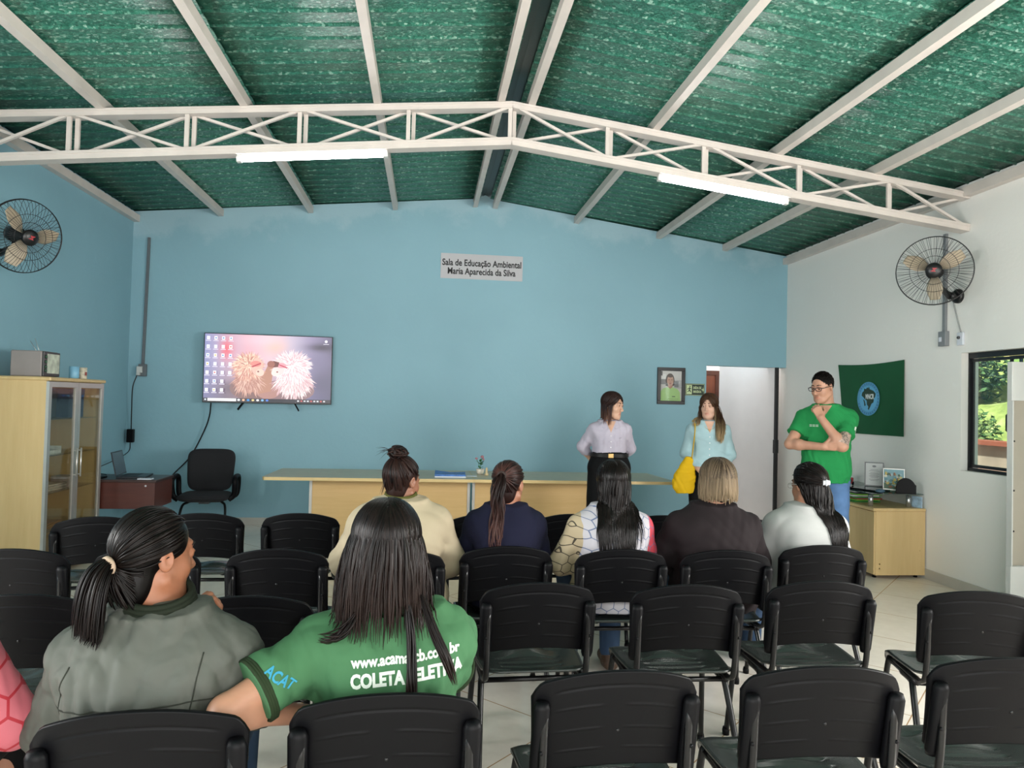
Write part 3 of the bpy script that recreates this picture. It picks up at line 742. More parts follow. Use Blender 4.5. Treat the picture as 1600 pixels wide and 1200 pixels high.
for v in range(len(m.v)): m.v[v] = (m.v[v][0]+.018*(m.v[v][2]-.06)/1.5, m.v[v][1], m.v[v][2])
m.build('duct', gray, cdt)
m = MB(); m.box((-.04, -.03, -.06), (.045, .0135, .08), bev=.004); m.build('outlet_box', gray, cdt)
m = MB(); m.box((-.05, -.055, -.02), (.01, -.03, .05), bev=.004); m.box((-.045, -.07, -.05), (-.01, -.03, -.02), bev=.004); m.build('plug_adapter', mat('light_grey_plastic', '#c0c4c2', .5), cdt)
tag(MB().tube(smooth_path([(-3.26, 8.51, 1.7), (-3.3, 8.5, 1.55), (-3.31, 8.52, 1.3), (-3.315, 8.54, 1.08)]), .006, 6).build('charger_cable', blackt), 'black cable hanging from the wall outlet down to the charger block', 'cable')
ps = empty('power_adapter', (-3.315, 8.53, .93), 'black charger block hanging on its cable on the blue wall above the desk', 'charger')
m = MB(); m.box((-.035, -.03, 0), (.035, .03, .15), bev=.006); m.build('block', blackp, ps)
MB().tube(smooth_path([(0, 0, .0), (.02, -.1, -.1), (.02, -.5, -.17), (.12, -1.2, -.205), (.35, -1.42, -.21)]), .005, 6).build('lead', blackt, ps)
tag(MB().tube(smooth_path([(-2.44, 8.47, 1.4), (-2.46, 8.5, 1.25), (-2.52, 8.53, 1.08), (-2.66, 8.52, .78), (-2.82, 8.4, .56), (-2.9, 8.3, .35), (-2.95, 8.3, .02)]), .008, 7).build('tv_cable', blackt), 'black cable sagging from the TV down to the left, behind the desk', 'cable')
# old cable marks are only paint: none built

# ---------------------------------------------------------------- office armchair
fab = mat('black_fabric', '#17171b', .9, bump=.3, bscale=260)
oc = empty('office_chair', (-2.245, 7.72, 0), 'black office armchair with padded back standing by the brown desk', 'armchair', rz=math.radians(186))
def cushion(w, h, t, r, bulge, name, mk):
    V = []; nu, nv = 28, 24
    def shp(u, v):
        x, y = u*2-1, v*2-1; n_ = (abs(x)**5+abs(y)**5)**.2 if (x or y) else 0; l = max(abs(x), abs(y)); k = l/n_ if n_ > 1e-6 else 1
        return x*k*w/2, y*k*h/2, l
    n1 = (nu+1)*(nv+1); Q = []
    for s in (1, -1):
        for i in range(nu+1):
            for j in range(nv+1):
                x, y, l = shp(i/nu, j/nv); V.append(mk(x, y, s*(t/2)*(1-l**6)**.5 if l < 1 else 0))
    ix = lambda s, i, j: s*n1+i*(nv+1)+j
    for i in range(nu):
        for j in range(nv):
            Q.append((ix(0, i, j), ix(0, i+1, j), ix(0, i+1, j+1), ix(0, i, j+1))); Q.append((ix(1, i, j), ix(1, i, j+1), ix(1, i+1, j+1), ix(1, i+1, j)))
    return link(bpy.data.objects.new(name, np_mesh(name, np.array(V), np.array(Q), fab)), oc)
cushion(.47, .44, .075, .1, .02, 'backrest', lambda x, y, z: (x*(1+.06*y/.22), -.25+z-.05*(y/.22)-.03*(1-(x/.235)**2), .69+y))
cushion(.50, .47, .08, .1, .02, 'seat', lambda x, y, z: (x, y+.01, .445+z))
for sx in (-1, 1):
    MB().tube(smooth_path([(sx*.24, .1, .42), (sx*.29, .1, .47), (sx*.30, .13, .6), (sx*.295, .08, .645), (sx*.295, -.08, .65), (sx*.295, -.15, .6), (sx*.285, -.14, .46), (sx*.24, -.12, .42)], 6), .021, 10, flat=1.3).build('armrest', blackp, oc)
    MB().tube(smooth_path([(sx*.13, -.05, .39), (sx*.17, .02, .38), (sx*.21, .1, .33), (sx*.23, .24, .02), (sx*.23, .2, .013), (sx*.23, -.26, .013)], 6), .013, 8).build('leg', blackt, oc)
m = MB(); m.tube([(-.14, -.03, .388), (.14, -.03, .388)], .013, 8); m.tube([(-.23, -.26, .013), (.23, -.26, .013)], .013, 8); m.box((-.05, -.1, .375), (.05, .08, .41)); m.tube(smooth_path([(0, -.1, .39), (0, -.26, .4), (0, -.3, .5), (0, -.29, .66)]), .02, 8, flat=.5); m.build('frame', blackt, oc)

# ---------------------------------------------------------------- television with its desktop picture
A, B_, C_ = at(318, 519, Y=8.42), at(520.5, 527, Y=8.5), at(317, 629, Y=8.42); Dn = at(517, 632, Y=8.5)
C0 = (A+B_+C_+Dn)/4; ux = ((B_-A)+(Dn-C_)).normalized(); uy0 = ((A-C_)+(B_-Dn)); uy = (uy0-ux*uy0.dot(ux)).normalized(); nn = ux.cross(uy)
TW = ((B_-A).length+(Dn-C_).length)/2; TH = ((A-C_).length+(B_-Dn).length)/2
tv = empty('television', C0, 'large wall mounted flat television showing a computer desktop with two monkeys', 'television')
tv.matrix_world = Matrix((ux, uy, nn)).transposed().to_4x4() ; tv.location = C0
m = MB(); m.box((-TW/2, -TH/2, -.03), (TW/2, TH/2, 0), bev=.004); m.build('housing', mat('tv_black', '#121216', .3), tv)
m = MB(); m.box((-.25, -.2, -.05), (.25, .2, -.03), bev=.01); m.box((-.0, -.1, -.072), (.2, .1, -.05)); m.build('wall_bracket', blackp, tv)
for x, s in ((-TW*.19, -1), (TW*.21, 1)):
    a = [(x, -TH/2+.01), (x-s*-.012, -TH/2+.01), (x+s*.045, -TH/2-.085), (x+s*.022, -TH/2-.085)]
    MB().bar((x, -TH/2+.005, -.02), (x+s*.05, -TH/2-.075, .02), .03, .014, upv=(1, 0, 0)).build('foot', blackp, tv)
SW, SHT = TW-.02, TH-.024
P = Pic(lambda u, v: ((u-.5)*SW, (v-.5)*SHT+.003, .0012), (0, 0, 1))
cc = lambda h: lin(h)
# wallpaper: blurred background, then the two animals in the water
gx = ['#8a8fb8', '#b8a3b8', '#d9a9b4', '#d8bcc6', '#b9b0c4', '#8f86a4', '#5c5672']
gy2 = ['#6f6f96', '#6e5f72', '#8a6a70', '#a08088', '#8d7a92', '#6a6486', '#4d4a66']
nx, ny = 48, 28
def grad(l, u): k = u*(len(l)-1); i = min(int(k), len(l)-2); f = k-i; a, b = cc(l[i]), cc(l[i+1]); return tuple(a[q]*(1-f)+b[q]*f for q in range(3))
def bgc(u, v):
    a, b = grad(gx, u), grad(gy2, u); f = max(0, min(1, (v-.05)/.6)); c = [b[q]*(1-f)+a[q]*f for q in range(3)]
    for (x, y, rx, ry, h, w) in ((.17, .78, .05, .16, '#e0606a', .9), (.55, .84, .09, .12, '#e8b8a4', .8), (.92, .84, .12, .06, '#2d2333', .95), (.9, .62, .12, .14, '#6b6484', .6), (.45, .93, .2, .1, '#e8cdd8', .5), (.93, .3, .12, .2, '#46425e', .7), (.22, .2, .12, .1, '#4d3a44', .7)):
        e = w*math.exp(-(((u-x)/rx)**2+((v-y)/ry)**2)); hc = cc(h); c = [c[q]*(1-e)+hc[q]*e for q in range(3)]
    return tuple(c)
for i in range(nx):
    for j in range(ny):
        q = [(i/nx, j/ny), ((i+1)/nx, j/ny), ((i+1)/nx, (j+1)/ny), (i/nx, (j+1)/ny)]
        P.poly(q, [bgc(*p) for p in q], up_=False)
q = random.Random(5); ar = SHT/SW
def fur(cx, cy, rx, ry, cols, n, ln, bias=(0, 0)):
    P.ell(cx, cy, rx*.85, ry*.85, cc(cols[2]), 30)
    P.z += P.step
    for i in range(n):
        rr = (1-i/n)**.7; a = q.uniform(0, 6.283); P.z += 2e-7
        x = cx+math.cos(a)*rx*rr*.86; y = cy+math.sin(a)*ry*rr*.86
        d = Vector((math.cos(a)*rr+bias[0]+q.gauss(0, .15), math.sin(a)*rr+bias[1]+q.gauss(0, .15))).normalized(); l = ln*q.uniform(.6, 1.3); w = ln*.11
        P.poly([(x-d.y*w, y+d.x*w/ar), (x+d.y*w, y-d.x*w/ar), (x+d.x*l, y+d.y*l/ar)], cc(q.choice(cols)), up_=False)
P.ell(.37, .2, .17, .17, cc('#7b5a58')); P.ell(.66, .18, .21, .17, cc('#85686c')); P.ell(.5, .17, .1, .12, cc('#a87c74'))
P.poly([(.42, .12), (.52, .16), (.535, .45), (.56, .6), (.51, .62), (.47, .45), (.4, .3)], cc('#b0806c'))
fur(.34, .3, .12, .2, ['#b98a7c', '#c79c8c', '#a87468', '#d8b4a4'], 260, .05, (0, -.9)); fur(.7, .3, .16, .22, ['#d9bcbe', '#e6d0d0', '#c8a0a6', '#f0e0de'], 320, .06, (0, -.9))
fur(.34, .52, .12, .2, ['#d9a894', '#e6c0a8', '#c58c7c', '#efd2bd', '#b77a70'], 700, .045, (-.1, -.35)); fur(.69, .53, .145, .22, ['#efd6d8', '#f6e6e6', '#e0b8be', '#d8a8b0', '#fbf0ee'], 900, .05, (.1, -.35))
P.ell(.41, .53, .045, .13, cc('#e5b3a4')); P.ell(.4, .57, .042, .045, cc('#d88880')); P.poly([(.365, .53), (.44, .59), (.44, .57), (.375, .515)], cc('#b03a4a')); P.ell(.435, .44, .032, .055, cc('#eec4b4')); P.ell(.42, .455, .008, .012, cc('#7c4a48'), 10)
P.ell(.585, .53, .045, .12, cc('#f0ccca')); P.ell(.6, .555, .04, .04, cc('#e49aa4')); P.poly([(.58, .575), (.655, .525), (.645, .51), (.585, .555)], cc('#b84258')); P.ell(.555, .44, .032, .05, cc('#f3d3cd')); P.ell(.57, .455, .008, .012, cc('#8a5654'), 10)
P.poly([(.49, .57), (.54, .62), (.585, .6), (.575, .53), (.53, .52)], cc('#6e3e3a')); P.ell(.52, .57, .03, .05, cc('#9a6256'))
P.rect(0, 0, 1, .05, cc('#1c1a28')); P.rect(.035, .006, .255, .046, cc('#f2f2f4')); P.rect(.012, .015, .024, .037, cc('#d5e3f2'))
for i, h in enumerate(('#e8e8ee', '#f0b08a', '#3a8ad0', '#d8c080', '#e8e4ea', '#7ab0e0', '#4a78d0')): P.ell(.275+.037*i, .026, .011, .016, cc(h), 12)
for i in range(9): P.rect(.735+.026*i, .016, .75+.026*i, .036, cc(('#d8d8de', '#c05050', '#d0d0d6')[i % 3]))
for r_ in range(7):
    for c_ in range(4):
        if r_ > 4 and c_ > 2: continue
        x, y = .03+c_*.058, .94-r_*.128; P.rect(x-.012, y-.03, x+.012, y+.022, cc(q.choice(['#eef0f6', '#e6e9f4', '#f4f1ea', '#dfe6f6'])))
        P.rect(x-.006, y-.012, x+.006, y+.006, cc(q.choice(['#4a80c8', '#c85050', '#e0b040', '#e8ebf2', '#d4d9ea', '#c0c8e0']))); P.rect(x-.02, y-.05, x+.02, y-.04, cc('#d9d3e2'))
P.ell(.957, .93, .012, .022, cc('#d9d7e0')); P.rect(.935, .885, .98, .893, cc('#d9d7e0'))
scr = attr_mat('television_picture', 1.0, .25); P.build('screen', scr, tv)

# ---------------------------------------------------------------- room sign, framed portrait, exit sign
def on_back(px, py, off=.0): v = at(px, py, Y=D-off); return v
r = empty('room_sign', (.61, D-.001, 3.11), 'white paper sign naming the environmental education room, high on the blue wall', 'sign')
MB().box((-.495, -.008, -.151), (.495, 0, .151)).build('board', mat('sign_paper', '#bdbcc0', .6, var=.02), r)
ink = mat('black_ink', '#17181b', .6, var=0)
text_on('lettering', 'Sala de Educação Ambiental', .108, ink, (0, -.0095, .04), (1, 0, 0), (0, 0, 1), r, bold=.0026, width=.955)
text_on('lettering', 'Maria Aparecida da Silva', .108, ink, (0, -.0095, -.062), (1, 0, 0), (0, 0, 1), r, bold=.0026, width=.82)
r = empty('framed_portrait', (2.997, D-.001, 1.743), 'black framed portrait of a person in a light green shirt, on the blue wall', 'picture')
fw_, fh_, bw = .355, .455, .042
m = MB()
for a in ((-fw_/2, -fh_/2, fw_/2, -fh_/2+bw), (-fw_/2, fh_/2-bw, fw_/2, fh_/2), (-fw_/2, -fh_/2+bw, -fw_/2+bw, fh_/2-bw), (fw_/2-bw, -fh_/2+bw, fw_/2, fh_/2-bw)):
    m.box((a[0], -.028, a[1]), (a[2], 0, a[3]), bev=.003)
m.build('frame', mat('black_frame', '#17161a', .35), r)
P = Pic(lambda u, v: ((u-.5)*(fw_-2*bw), -.008, (v-.5)*(fh_-2*bw)), (0, -1, 0))
P.rect(0, 0, 1, 1, cc('#cfcdca')); P.rect(0, .55, .3, .72, cc('#8a8a8c')); P.rect(.62, .42, 1, .7, cc('#b5b3b4')); P.rect(.66, .46, .86, .66, cc('#77787c')); P.rect(.05, .72, .25, .9, cc('#e3e2e0')); P.rect(.02, .84, .09, .99, cc('#26262a'))
P.ell(.45, .68, .21, .24, cc('#3c2f2a')); P.poly([(.25, .5), (.26, .7), (.34, .7), (.33, .5)], cc('#3c2f2a')); P.poly([(.66, .52), (.64, .7), (.56, .7), (.57, .5)], cc('#3c2f2a'))
P.poly([(.0, .0), (.02, .32), (.14, .42), (.36, .46), (.56, .46), (.8, .4), (.92, .3), (.96, 0)], cc('#a9cf86')); P.poly([(.34, .47), (.36, .56), (.56, .56), (.58, .47), (.46, .4)], cc('#b98a76'))
P.ell(.46, .67, .155, .19, cc('#c49a86')); P.ell(.46, .83, .13, .05, cc('#4a3a34')); P.ell(.4, .7, .025, .012, cc('#3a2a26')); P.ell(.53, .7, .025, .012, cc('#3a2a26')); P.ell(.465, .58, .055, .016, cc('#a06060')); P.ell(.465, .645, .02, .02, cc('#b08472'))
P.rect(.55, .13, .7, .16, cc('#4b5a46')); P.rect(.3, .06, .85, .075, cc('#7fa065'))
printm = attr_mat('printed_photo', 0, .45)
P.build('photo', printm, r)
MB().box((-fw_/2+bw, -.0145, -fh_/2+bw), (fw_/2-bw, -.013, fh_/2-bw)).build('glazing', glass('frame_glass', (.97, .97, .97), .1), r)
r = empty('exit_sign', (3.308, D-.001, 1.705), 'dark green emergency exit sign with running figure beside the doorway', 'sign')
MB().box((-.125, -.004, -.075), (.125, 0, .075)).build('board', mat('exit_green', '#1e3026', .4, var=.02), r)
P = Pic(lambda u, v: ((u-.5)*.25, -.0045, (v-.5)*.15), (0, -1, 0)); g_ = cc('#c9d8a8'); dg = cc('#1e3026')
for a in ((0.02, .03, .98, .06), (.02, .94, .98, .97), (.02, .03, .035, .97), (.965, .03, .98, .97)): P.rect(*a, g_)
P.rect(.06, .12, .34, .88, g_); P.ell(.24, .76, .035, .055, dg, 12); P.poly([(.2, .68), (.26, .68), (.24, .45), (.18, .45)], dg); P.poly([(.19, .48), (.25, .48), (.3, .3), (.27, .26), (.22, .36)], dg); P.poly([(.19, .46), (.21, .4), (.13, .28), (.1, .32)], dg); P.poly([(.2, .66), (.12, .58), (.1, .5), (.13, .48), (.16, .56), (.22, .62)], dg); P.poly([(.25, .66), (.31, .56), (.29, .52), (.24, .58)], dg)
P.poly([(.84, .47), (.9, .47), (.9, .3), (.955, .5), (.9, .72), (.9, .54), (.84, .54)], g_)
P.build('pictogram', printm, r)
gm2 = mat('exit_pale', '#c9d8a8', .5, var=0)
text_on('lettering', 'SAÍDA DE', .042, gm2, (.03, -.0055, .022), (1, 0, 0), (0, 0, 1), r, bold=.001, width=.105)
text_on('lettering', 'EMERGÊNCIA', .04, gm2, (.03, -.0055, -.026), (1, 0, 0), (0, 0, 1), r, bold=.001, width=.105)

# ---------------------------------------------------------------- green flag on the right wall
fl = empty('flag', (XR-.012, 6.84, 1.62), 'dark green cloth flag with a round blue emblem hung on the white wall', 'flag')
nu, nv = 60, 40; V = []
c4 = [(-.56, .375), (.54, .372), (.545, -.36), (-.44, -.365)]        # (toward the back of the hall is negative u)
def flp(u, v):
    a = [c4[0][k]*(1-u)+c4[1][k]*u for k in (0, 1)]; b = [c4[3][k]*(1-u)+c4[2][k]*u for k in (0, 1)]
    w = .006*math.sin(u*9+v*3)*(1-v)+.004*math.sin(u*17-v*5)*(1-v)
    sag = -.02*math.sin(PI*u)*v
    return a[0]*v+b[0]*(1-v), a[1]*v+b[1]*(1-v)+sag, w
for s in (0, 1):
    for i in range(nu+1):
        for j in range(nv+1):
            y, z, w = flp(i/nu, j/nv); V.append((w-.0015*s-.0, -y, z))
n1 = (nu+1)*(nv+1); Q = [(s*n1+i*(nv+1)+j, s*n1+(i+1)*(nv+1)+j, s*n1+(i+1)*(nv+1)+j+1, s*n1+i*(nv+1)+j+1) for s in (0, 1) for i in range(nu) for j in range(nv)]
link(bpy.data.objects.new('cloth', np_mesh('cloth', np.array(V), np.array(Q), mat('flag_green', '#0c5230', .85, var=.06, bump=.2, bscale=300))), fl)
P = Pic(lambda u, v: (-.009, -(u*.19+.0), v*.19), (-1, 0, 0))
bz = [(-.1, .72), (.02, .66), (.1, .78), (.18, .6), (.32, .56), (.55, .5), (.78, .32), (.74, .14), (.6, .0), (.56, -.22), (.36, -.32), (.26, -.48), (.08, -.72), (0, -.62), (.06, -.5), (-.1, -.36), (-.12, -.12), (-.32, -.02), (-.5, .12), (-.66, .2), (-.6, .4), (-.42, .5), (-.4, .66), (-.22, .6)]
P.ell(0, 0, 1, .93, cc('#0f5a3c'), 40); P.ell(0, 0, .98, .91, cc('#4f93bd'), 40); P.ell(0, 0, .76, .7, cc('#5fa8cf'), 40)
P.poly([(x*.86-.02, y*.86) for x, y in bz], cc('#12331f')); P.poly([(-.45, -.02), (-.3, -.1), (-.2, -.35), (-.32, -.4), (-.36, -.2)], cc('#12331f'))
q = random.Random(2)
for k in range(26):
    a = math.radians(200+k*(320/26)); P.poly([(math.cos(a+da)*rr, math.sin(a+da)*rr*.93) for da, rr in ((-.03, .82), (.03, .82), (.03, .92), (-.03, .92))], cc('#2b5f8c'), up_=False)
P.build('emblem', printm, fl)
text_on('lettering', 'MNCR', .07, mat('flag_white', '#d8dede', .7), (-.0125, -.03, .02), (0, -1, 0), (0, 0, 1), fl, bold=.002, width=.14)

# ---------------------------------------------------------------- low cabinet with the glass shelf
lc = empty('cabinet', (4.245, 6.6, 0), 'low pale wood cabinet with a raised glass shelf, on the white wall', 'cabinet')
LX, LY = .248, .61
m = MB(); m.box((-LX+.018, -LY, .03), (LX, LY, .60)); m.build('carcass', cabw, lc)
MB().box((-LX-.012, -LY-.012, .60), (LX, LY+.012, .628), bev=.006).build('top_board', cabw, lc)
for a, b in ((-LY, -.005), (.005, LY)):
    d = MB().box((-LX, a, .04), (-LX+.016, b, .595)).build('door', cabw, lc)
    MB().tube([(-LX-.02, (b-.04 if a < 0 else a+.04), .3), (-LX-.02, (b-.04 if a < 0 else a+.04), .42)], .006, 8).build('handle', alu, d)
m = MB()
for y in (-.5, -.53):
    for z in (.09, .13): m.lathe([(.006, 0), (.006, .003), (0, .003)], (-.19, -LY, z), 8, R=Matrix.Rotation(PI/2, 3, 'X'))
m.lathe([(.006, 0), (.006, .003), (0, .003)], (.2, -LY, .25), 8, R=Matrix.Rotation(PI/2, 3, 'X'))
m.build('screw_cap', edge, lc)
for x in (-.2, .2):
    for y in (-.55, .55): MB().lathe([(.018, 0), (.014, .03), (.012, .03)], (x, y, 0), 10).build('foot', blackp, lc)
GS = .748
for x, y in ((-.19, -.47), (.14, -.53), (-.19, .5), (.14, .5)): MB().lathe([(.021, 0), (.021, GS-.632)], (x, y, .628), 16).build('post', mat('chrome', '#b8b9ba', .2, metal=.8), lc)
MB().box((-LX-.02, -LY+.02, GS-.003), (LX-.005, LY, GS+.007)).build('glass_shelf', glass('dark_shelf_glass', (.45, .58, .55), .7), lc)
# folders and books under the glass shelf
cs = ['#2f7d3c', '#6fae3a', '#8e2f35', '#3f8f47', '#d3d3cf', '#7fbf45', '#2b2b30', '#c8c9c4']
nm = ['dark green', 'lime green', 'dark red', 'green', 'white', 'light green', 'black', 'grey']
z = .629
for i, (c, w) in enumerate(zip(cs, nm)):
    h = .009+.003*(i % 3); o = MB().box((-.13, -.16, 0), (.13, .16, h), bev=.002).build('folder', mat('c_'+c, c, .5)); o.location = (4.19+.012*((i*7) % 3-1), 6.53+.02*((i*5) % 3-1), z+.0005); o.rotation_euler.z = .05*((i*3) % 4-1.5)
    tag(o, w+' folder in the pile under the glass shelf, number %s from the bottom' % ('one two three four five six seven eight'.split()[i]), 'folder', 'folders under the glass shelf'); z += h+.0012
o = MB().box((-.005, -.05, 0), (.005, .05, .1)).build('leaflet', mat('blue_white_card', '#a9c4d8', .5, var=.4, vscale=18)); o.location = (4.455, 6.05, .629); o.rotation_euler = (0, 0, .25); tag(o, 'blue and white card standing under the right end of the glass shelf', 'card')
Z = GS+.0078
r = empty('certificate_frame', (4.40, 6.60, Z), 'clear framed white certificate standing on the glass shelf', 'frame', rz=math.radians(-32))
RX = Matrix.Rotation(math.radians(-8), 3, 'X')
m = MB().box((-.085, 0, 0), (.085, .012, .235))
m.v = [tuple(RX @ Vector(v)) for v in m.v]; m.build('frame', mat('silver_frame', '#4c4f52', .3), r)
P = Pic(lambda u, v: RX @ Vector(((u-.5)*.15, -.001, .01+v*.215)), RX @ Vector((0, -1, 0))); P.rect(0, 0, 1, 1, cc('#b9bcbb'))
P.ell(.5, .86, .12, .05, cc('#6b7072'))
for i, y in enumerate((.7, .64, .55, .5, .45, .4, .35, .25, .2)): P.rect(.2 if i % 2 else .28, y, .8 if i % 2 else .72, y+.018, cc('#7c8082'))
P.build('certificate', printm, r); MB().bar((0, .03, .12), (0, .1, 0.004), .03, .006).build('stand', blackp, r)
r = empty('photo_frame', (4.40, 6.30, Z), 'colourful picture in a small frame standing on the glass shelf, right of the certificate', 'frame', rz=math.radians(-32))
m = MB().box((-.09, 0, 0), (.09, .012, .2)); m.v = [tuple(RX @ Vector(v)) for v in m.v]; m.build('frame', alu, r)
P = Pic(lambda u, v: RX @ Vector(((u-.5)*.17, -.001, .008+v*.185)), RX @ Vector((0, -1, 0))); P.rect(0, 0, 1, 1, cc('#7fa9b4')); P.rect(0, 0, 1, .3, cc('#4f6b52'))
q = random.Random(9)
for i in range(45): P.ell(q.random()*.86+.07, q.random()*.7+.1, .05+.05*q.random(), .04+.05*q.random(), cc(q.choice(['#c9b25a', '#d8cc8a', '#5f8f9a', '#8d5a3a', '#3f5f4a', '#e0dcc8', '#a8c4c8'])), 9)
P.build('photo', printm, r); MB().bar((0, .03, .1), (0, .09, .004), .03, .006).build('stand', blackp, r)
r = empty('napkin_holder', (4.33, 6.03, Z), 'black half round holder standing at the right end of the glass shelf', 'holder', rz=math.radians(-30))
for dy in (-.02, .02):
    MB().prism([(-.08, 0), (.08, 0)]+[(.08*1.0, .08)]+[(.08*math.cos(a)-.0, .04+.1*math.sin(a)) for a in np.linspace(.45, PI*.92, 10)], lambda u, v: (u, dy, v), (0, .004, 0)).build('side_plate', blackp, r)
MB().box((-.08, -.02, 0), (.08, .024, .006)).build('base', blackp, r)
r = empty('toy_truck', (4.17, 6.66, Z), 'small red and black toy truck at the left end of the glass shelf', 'toy', rz=.6)
red = mat('toy_red', '#9c2f2c', .4); m = MB(); m.box((-.06, -.025, .018), (.06, .025, .035), bev=.003); m.box((.02, -.024, .035), (.058, .024, .075), bev=.006); m.build('body', red, r)
MB().box((-.06, -.024, .035), (.015, .024, .06), bev=.003).build('cargo_bed', mat('toy_dark', '#1f2a24', .4), r)
for x in (-.038, .038):
    for y in (-.028, .02): MB().lathe([(.018, 0), (.018, .009), (0, .009)], (x, y+.008, .018), 14, R=Matrix.Rotation(PI/2, 3, 'X')).build('wheel', blackp, r)
r = empty('wooden_box', (4.22, 6.85, Z), 'small brown wooden box on the glass shelf, beside the man in green', 'box')
MB().box((-.04, -.035, 0), (.04, .035, .075), bev=.003).build('body', wood('box_wood', '#7a4b38', '#8a5844'), r); MB().box((-.043, -.038, .076), (.043, .038, .092), bev=.003).build('lid', wood('box_wood2', '#744634', '#84523f'), r)
r = empty('tablet', (4.15, 6.3, Z), 'flat dark tablet lying on the glass shelf in front of the frames', 'tablet', rz=.35)
MB().box((-.1, -.15, 0), (.1, .15, .011), bev=.004).build('body', blackp, r); MB().box((-.092, -.14, .0112), (.092, .14, .0118)).build('screen', mat('glossy_dark', '#22303a', .15), r)
o = MB().ball((0, 0, .018), (.045, .03, .018)).build('computer_mouse', mat('blue_grey', '#3f5a6e', .4)); o.location = (4.1, 6.06, Z); tag(o, 'small blue grey mouse at the front edge of the glass shelf', 'mouse')

# ---------------------------------------------------------------- white steel cabinet at the right edge
wsm = mat('white_steel', '#c6c7c4', .45, var=.02); nic = mat('beige_steel', '#a9a294', .5, var=.03)
FY = 4.8; xc_ = at(1581, 700, Y=FY).x
r = empty('cabinet', ((xc_+XR)/2, FY+.025, 0), 'narrow white steel cabinet with an open niche at the right edge', 'cabinet')
xb = (XR-xc_)/2-.014; xa = -(XR-xc_)/2; ya, yb = -.025, .025
zt = at(1580, 565, Y=FY).z; z1 = at(1580, 626, Y=FY).z; z0 = at(1583, 885, Y=FY).z
MB().box((xa, ya, 0), (xb, yb, z0), bev=.004).build('base', wsm, r)
MB().box((xa, ya, z1), (xb, yb, zt), bev=.004).build('top_box', wsm, r)
m = MB(); m.box((xa+.004, ya, z0), (xa+.014, yb, z1)); m.box((xb-.014, ya, z0), (xb, yb, z1)); m.build('side_panel', wsm, r)
MB().box((xa+.014, yb-.014, z0), (xb-.014, yb, z1)).build('back_panel', nic, r)
m = MB()
for z in (z0+.25, z0+.55, z1-.3): m.lathe([(.007, 0), (.007, .003), (0, .003)], (xa+.05, yb-.0145, z), 8, R=Matrix.Rotation(PI/2, 3, 'X'))
m.build('bolt', blackt, r)

# ---------------------------------------------------------------- wall fans
fanb = mat('fan_black', '#141416', .35); beige = mat('fan_blade_beige', '#b3a48e', .4)
def wall_fan(hub, nrm, wallp, label, spin, Rg=.28):
    n = Vector(nrm).normalized(); R = n.to_track_quat('Z', 'Y').to_matrix(); hub = Vector(hub)
    r = empty('wall_fan', wallp, label, 'fan', group='black wire guarded wall fans'); O = hub-Vector(wallp)
    T = lambda x, y, z: O+R @ Vector((x, y, z))
    m = MB()
    for rad, z in ((Rg, 0), (Rg*.99, .012), (.175, .062), (.115, .078)): m.tube([T(rad*math.cos(a), rad*math.sin(a), z) for a in np.linspace(0, 2*PI, 48, endpoint=False)], .0035 if rad > .25 else .002, 6, closed=True)
    for k in range(60):
        a = 2*PI*k/60; m.tube([T(q*math.cos(a), q*math.sin(a), z) for q, z in ((.05, .085), (.115, .078), (.2, .055), (Rg*.92, .025), (Rg, 0))], .0015, 4)
        if k % 2 == 0: m.tube([T(q*math.cos(a+.05), q*math.sin(a+.05), z) for q, z in ((Rg, 0), (Rg*.92, -.03), (.18, -.06), (.06, -.07))], .0015, 4)
    m.build('guard', fanb, r)
    m = MB(); m.lathe([(.0, .1), (.03, .099), (.055, .09), (.062, .08), (.062, .07), (0, .07)], O, 24, R=R); hb = m.build('hub_cover', fanb, r)
    P = Pic(lambda u, v: T(u*.03, v*.03, .0995), R @ Vector((0, 0, 1))); P.poly([(-.9, -.3), (-.1, .1), (-.4, .6), (.9, .5), (.2, 0), (.5, -.5)], cc('#a83038')); P.build('badge', printm, hb)
    for k in range(3):
        a0 = spin+2*PI*k/3; V = []; nu, nv = 12, 8
        for i in range(nu+1):
            for j in range(nv+1):
                q = .035+.205*i/nu; wd = (.35+.5*math.sin(PI*min(1, .15+i/nu*.9)))*.62; a = a0+(j/nv-.5)*wd*1.9*(1-.25*i/nu); V.append(T(q*math.cos(a), q*math.sin(a), .02+(j/nv-.5)*.05))
        Q = [(i*(nv+1)+j, (i+1)*(nv+1)+j, (i+1)*(nv+1)+j+1, i*(nv+1)+j+1) for i in range(nu) for j in range(nv)]
        b = link(bpy.data.objects.new('blade', np_mesh('blade', np.array([tuple(v) for v in V]), np.array(Q), beige)), r); s = b.modifiers.new('thickness', 'SOLIDIFY'); s.thickness = .004
    m = MB(); m.lathe([(0, .04), (.035, .04), (.035, -.06), (.06, -.075), (.068, -.1), (.06, -.17), (.035, -.19), (0, -.19)], O, 20, R=R); m.build('motor', fanb, r)
    j0 = T(0, 0, -.12); base = Vector((0, 0, 0)); wn_ = Vector((1 if wallp[0] < 0 else -1, 0, 0)); e1 = j0+Vector((0, 0, -.09)); mid = base+wn_*.09+Vector((0, 0, .0))
    m = MB(); m.tube([j0, e1], .022, 10); m.tube([e1, mid], [.022, .03], 10, flat=.8); m.tube([mid, base+wn_*.02], .032, 10); m.build('arm', fanb, r)
    Rw = wn_.to_track_quat('Z', 'Y').to_matrix(); MB().lathe([(.062, 0), (.062, .02), (.05, .035), (0, .037)], base, 20, R=Rw).build('wall_plate', fanb, r)
    return r, j0+Vector(wallp)
fr, jj = wall_fan((4.12, 5.42, 2.665), (-.62, -.76, -.1), (XR-.001, 5.62, 2.50), 'black wall fan with beige blades on the white right wall', .55)
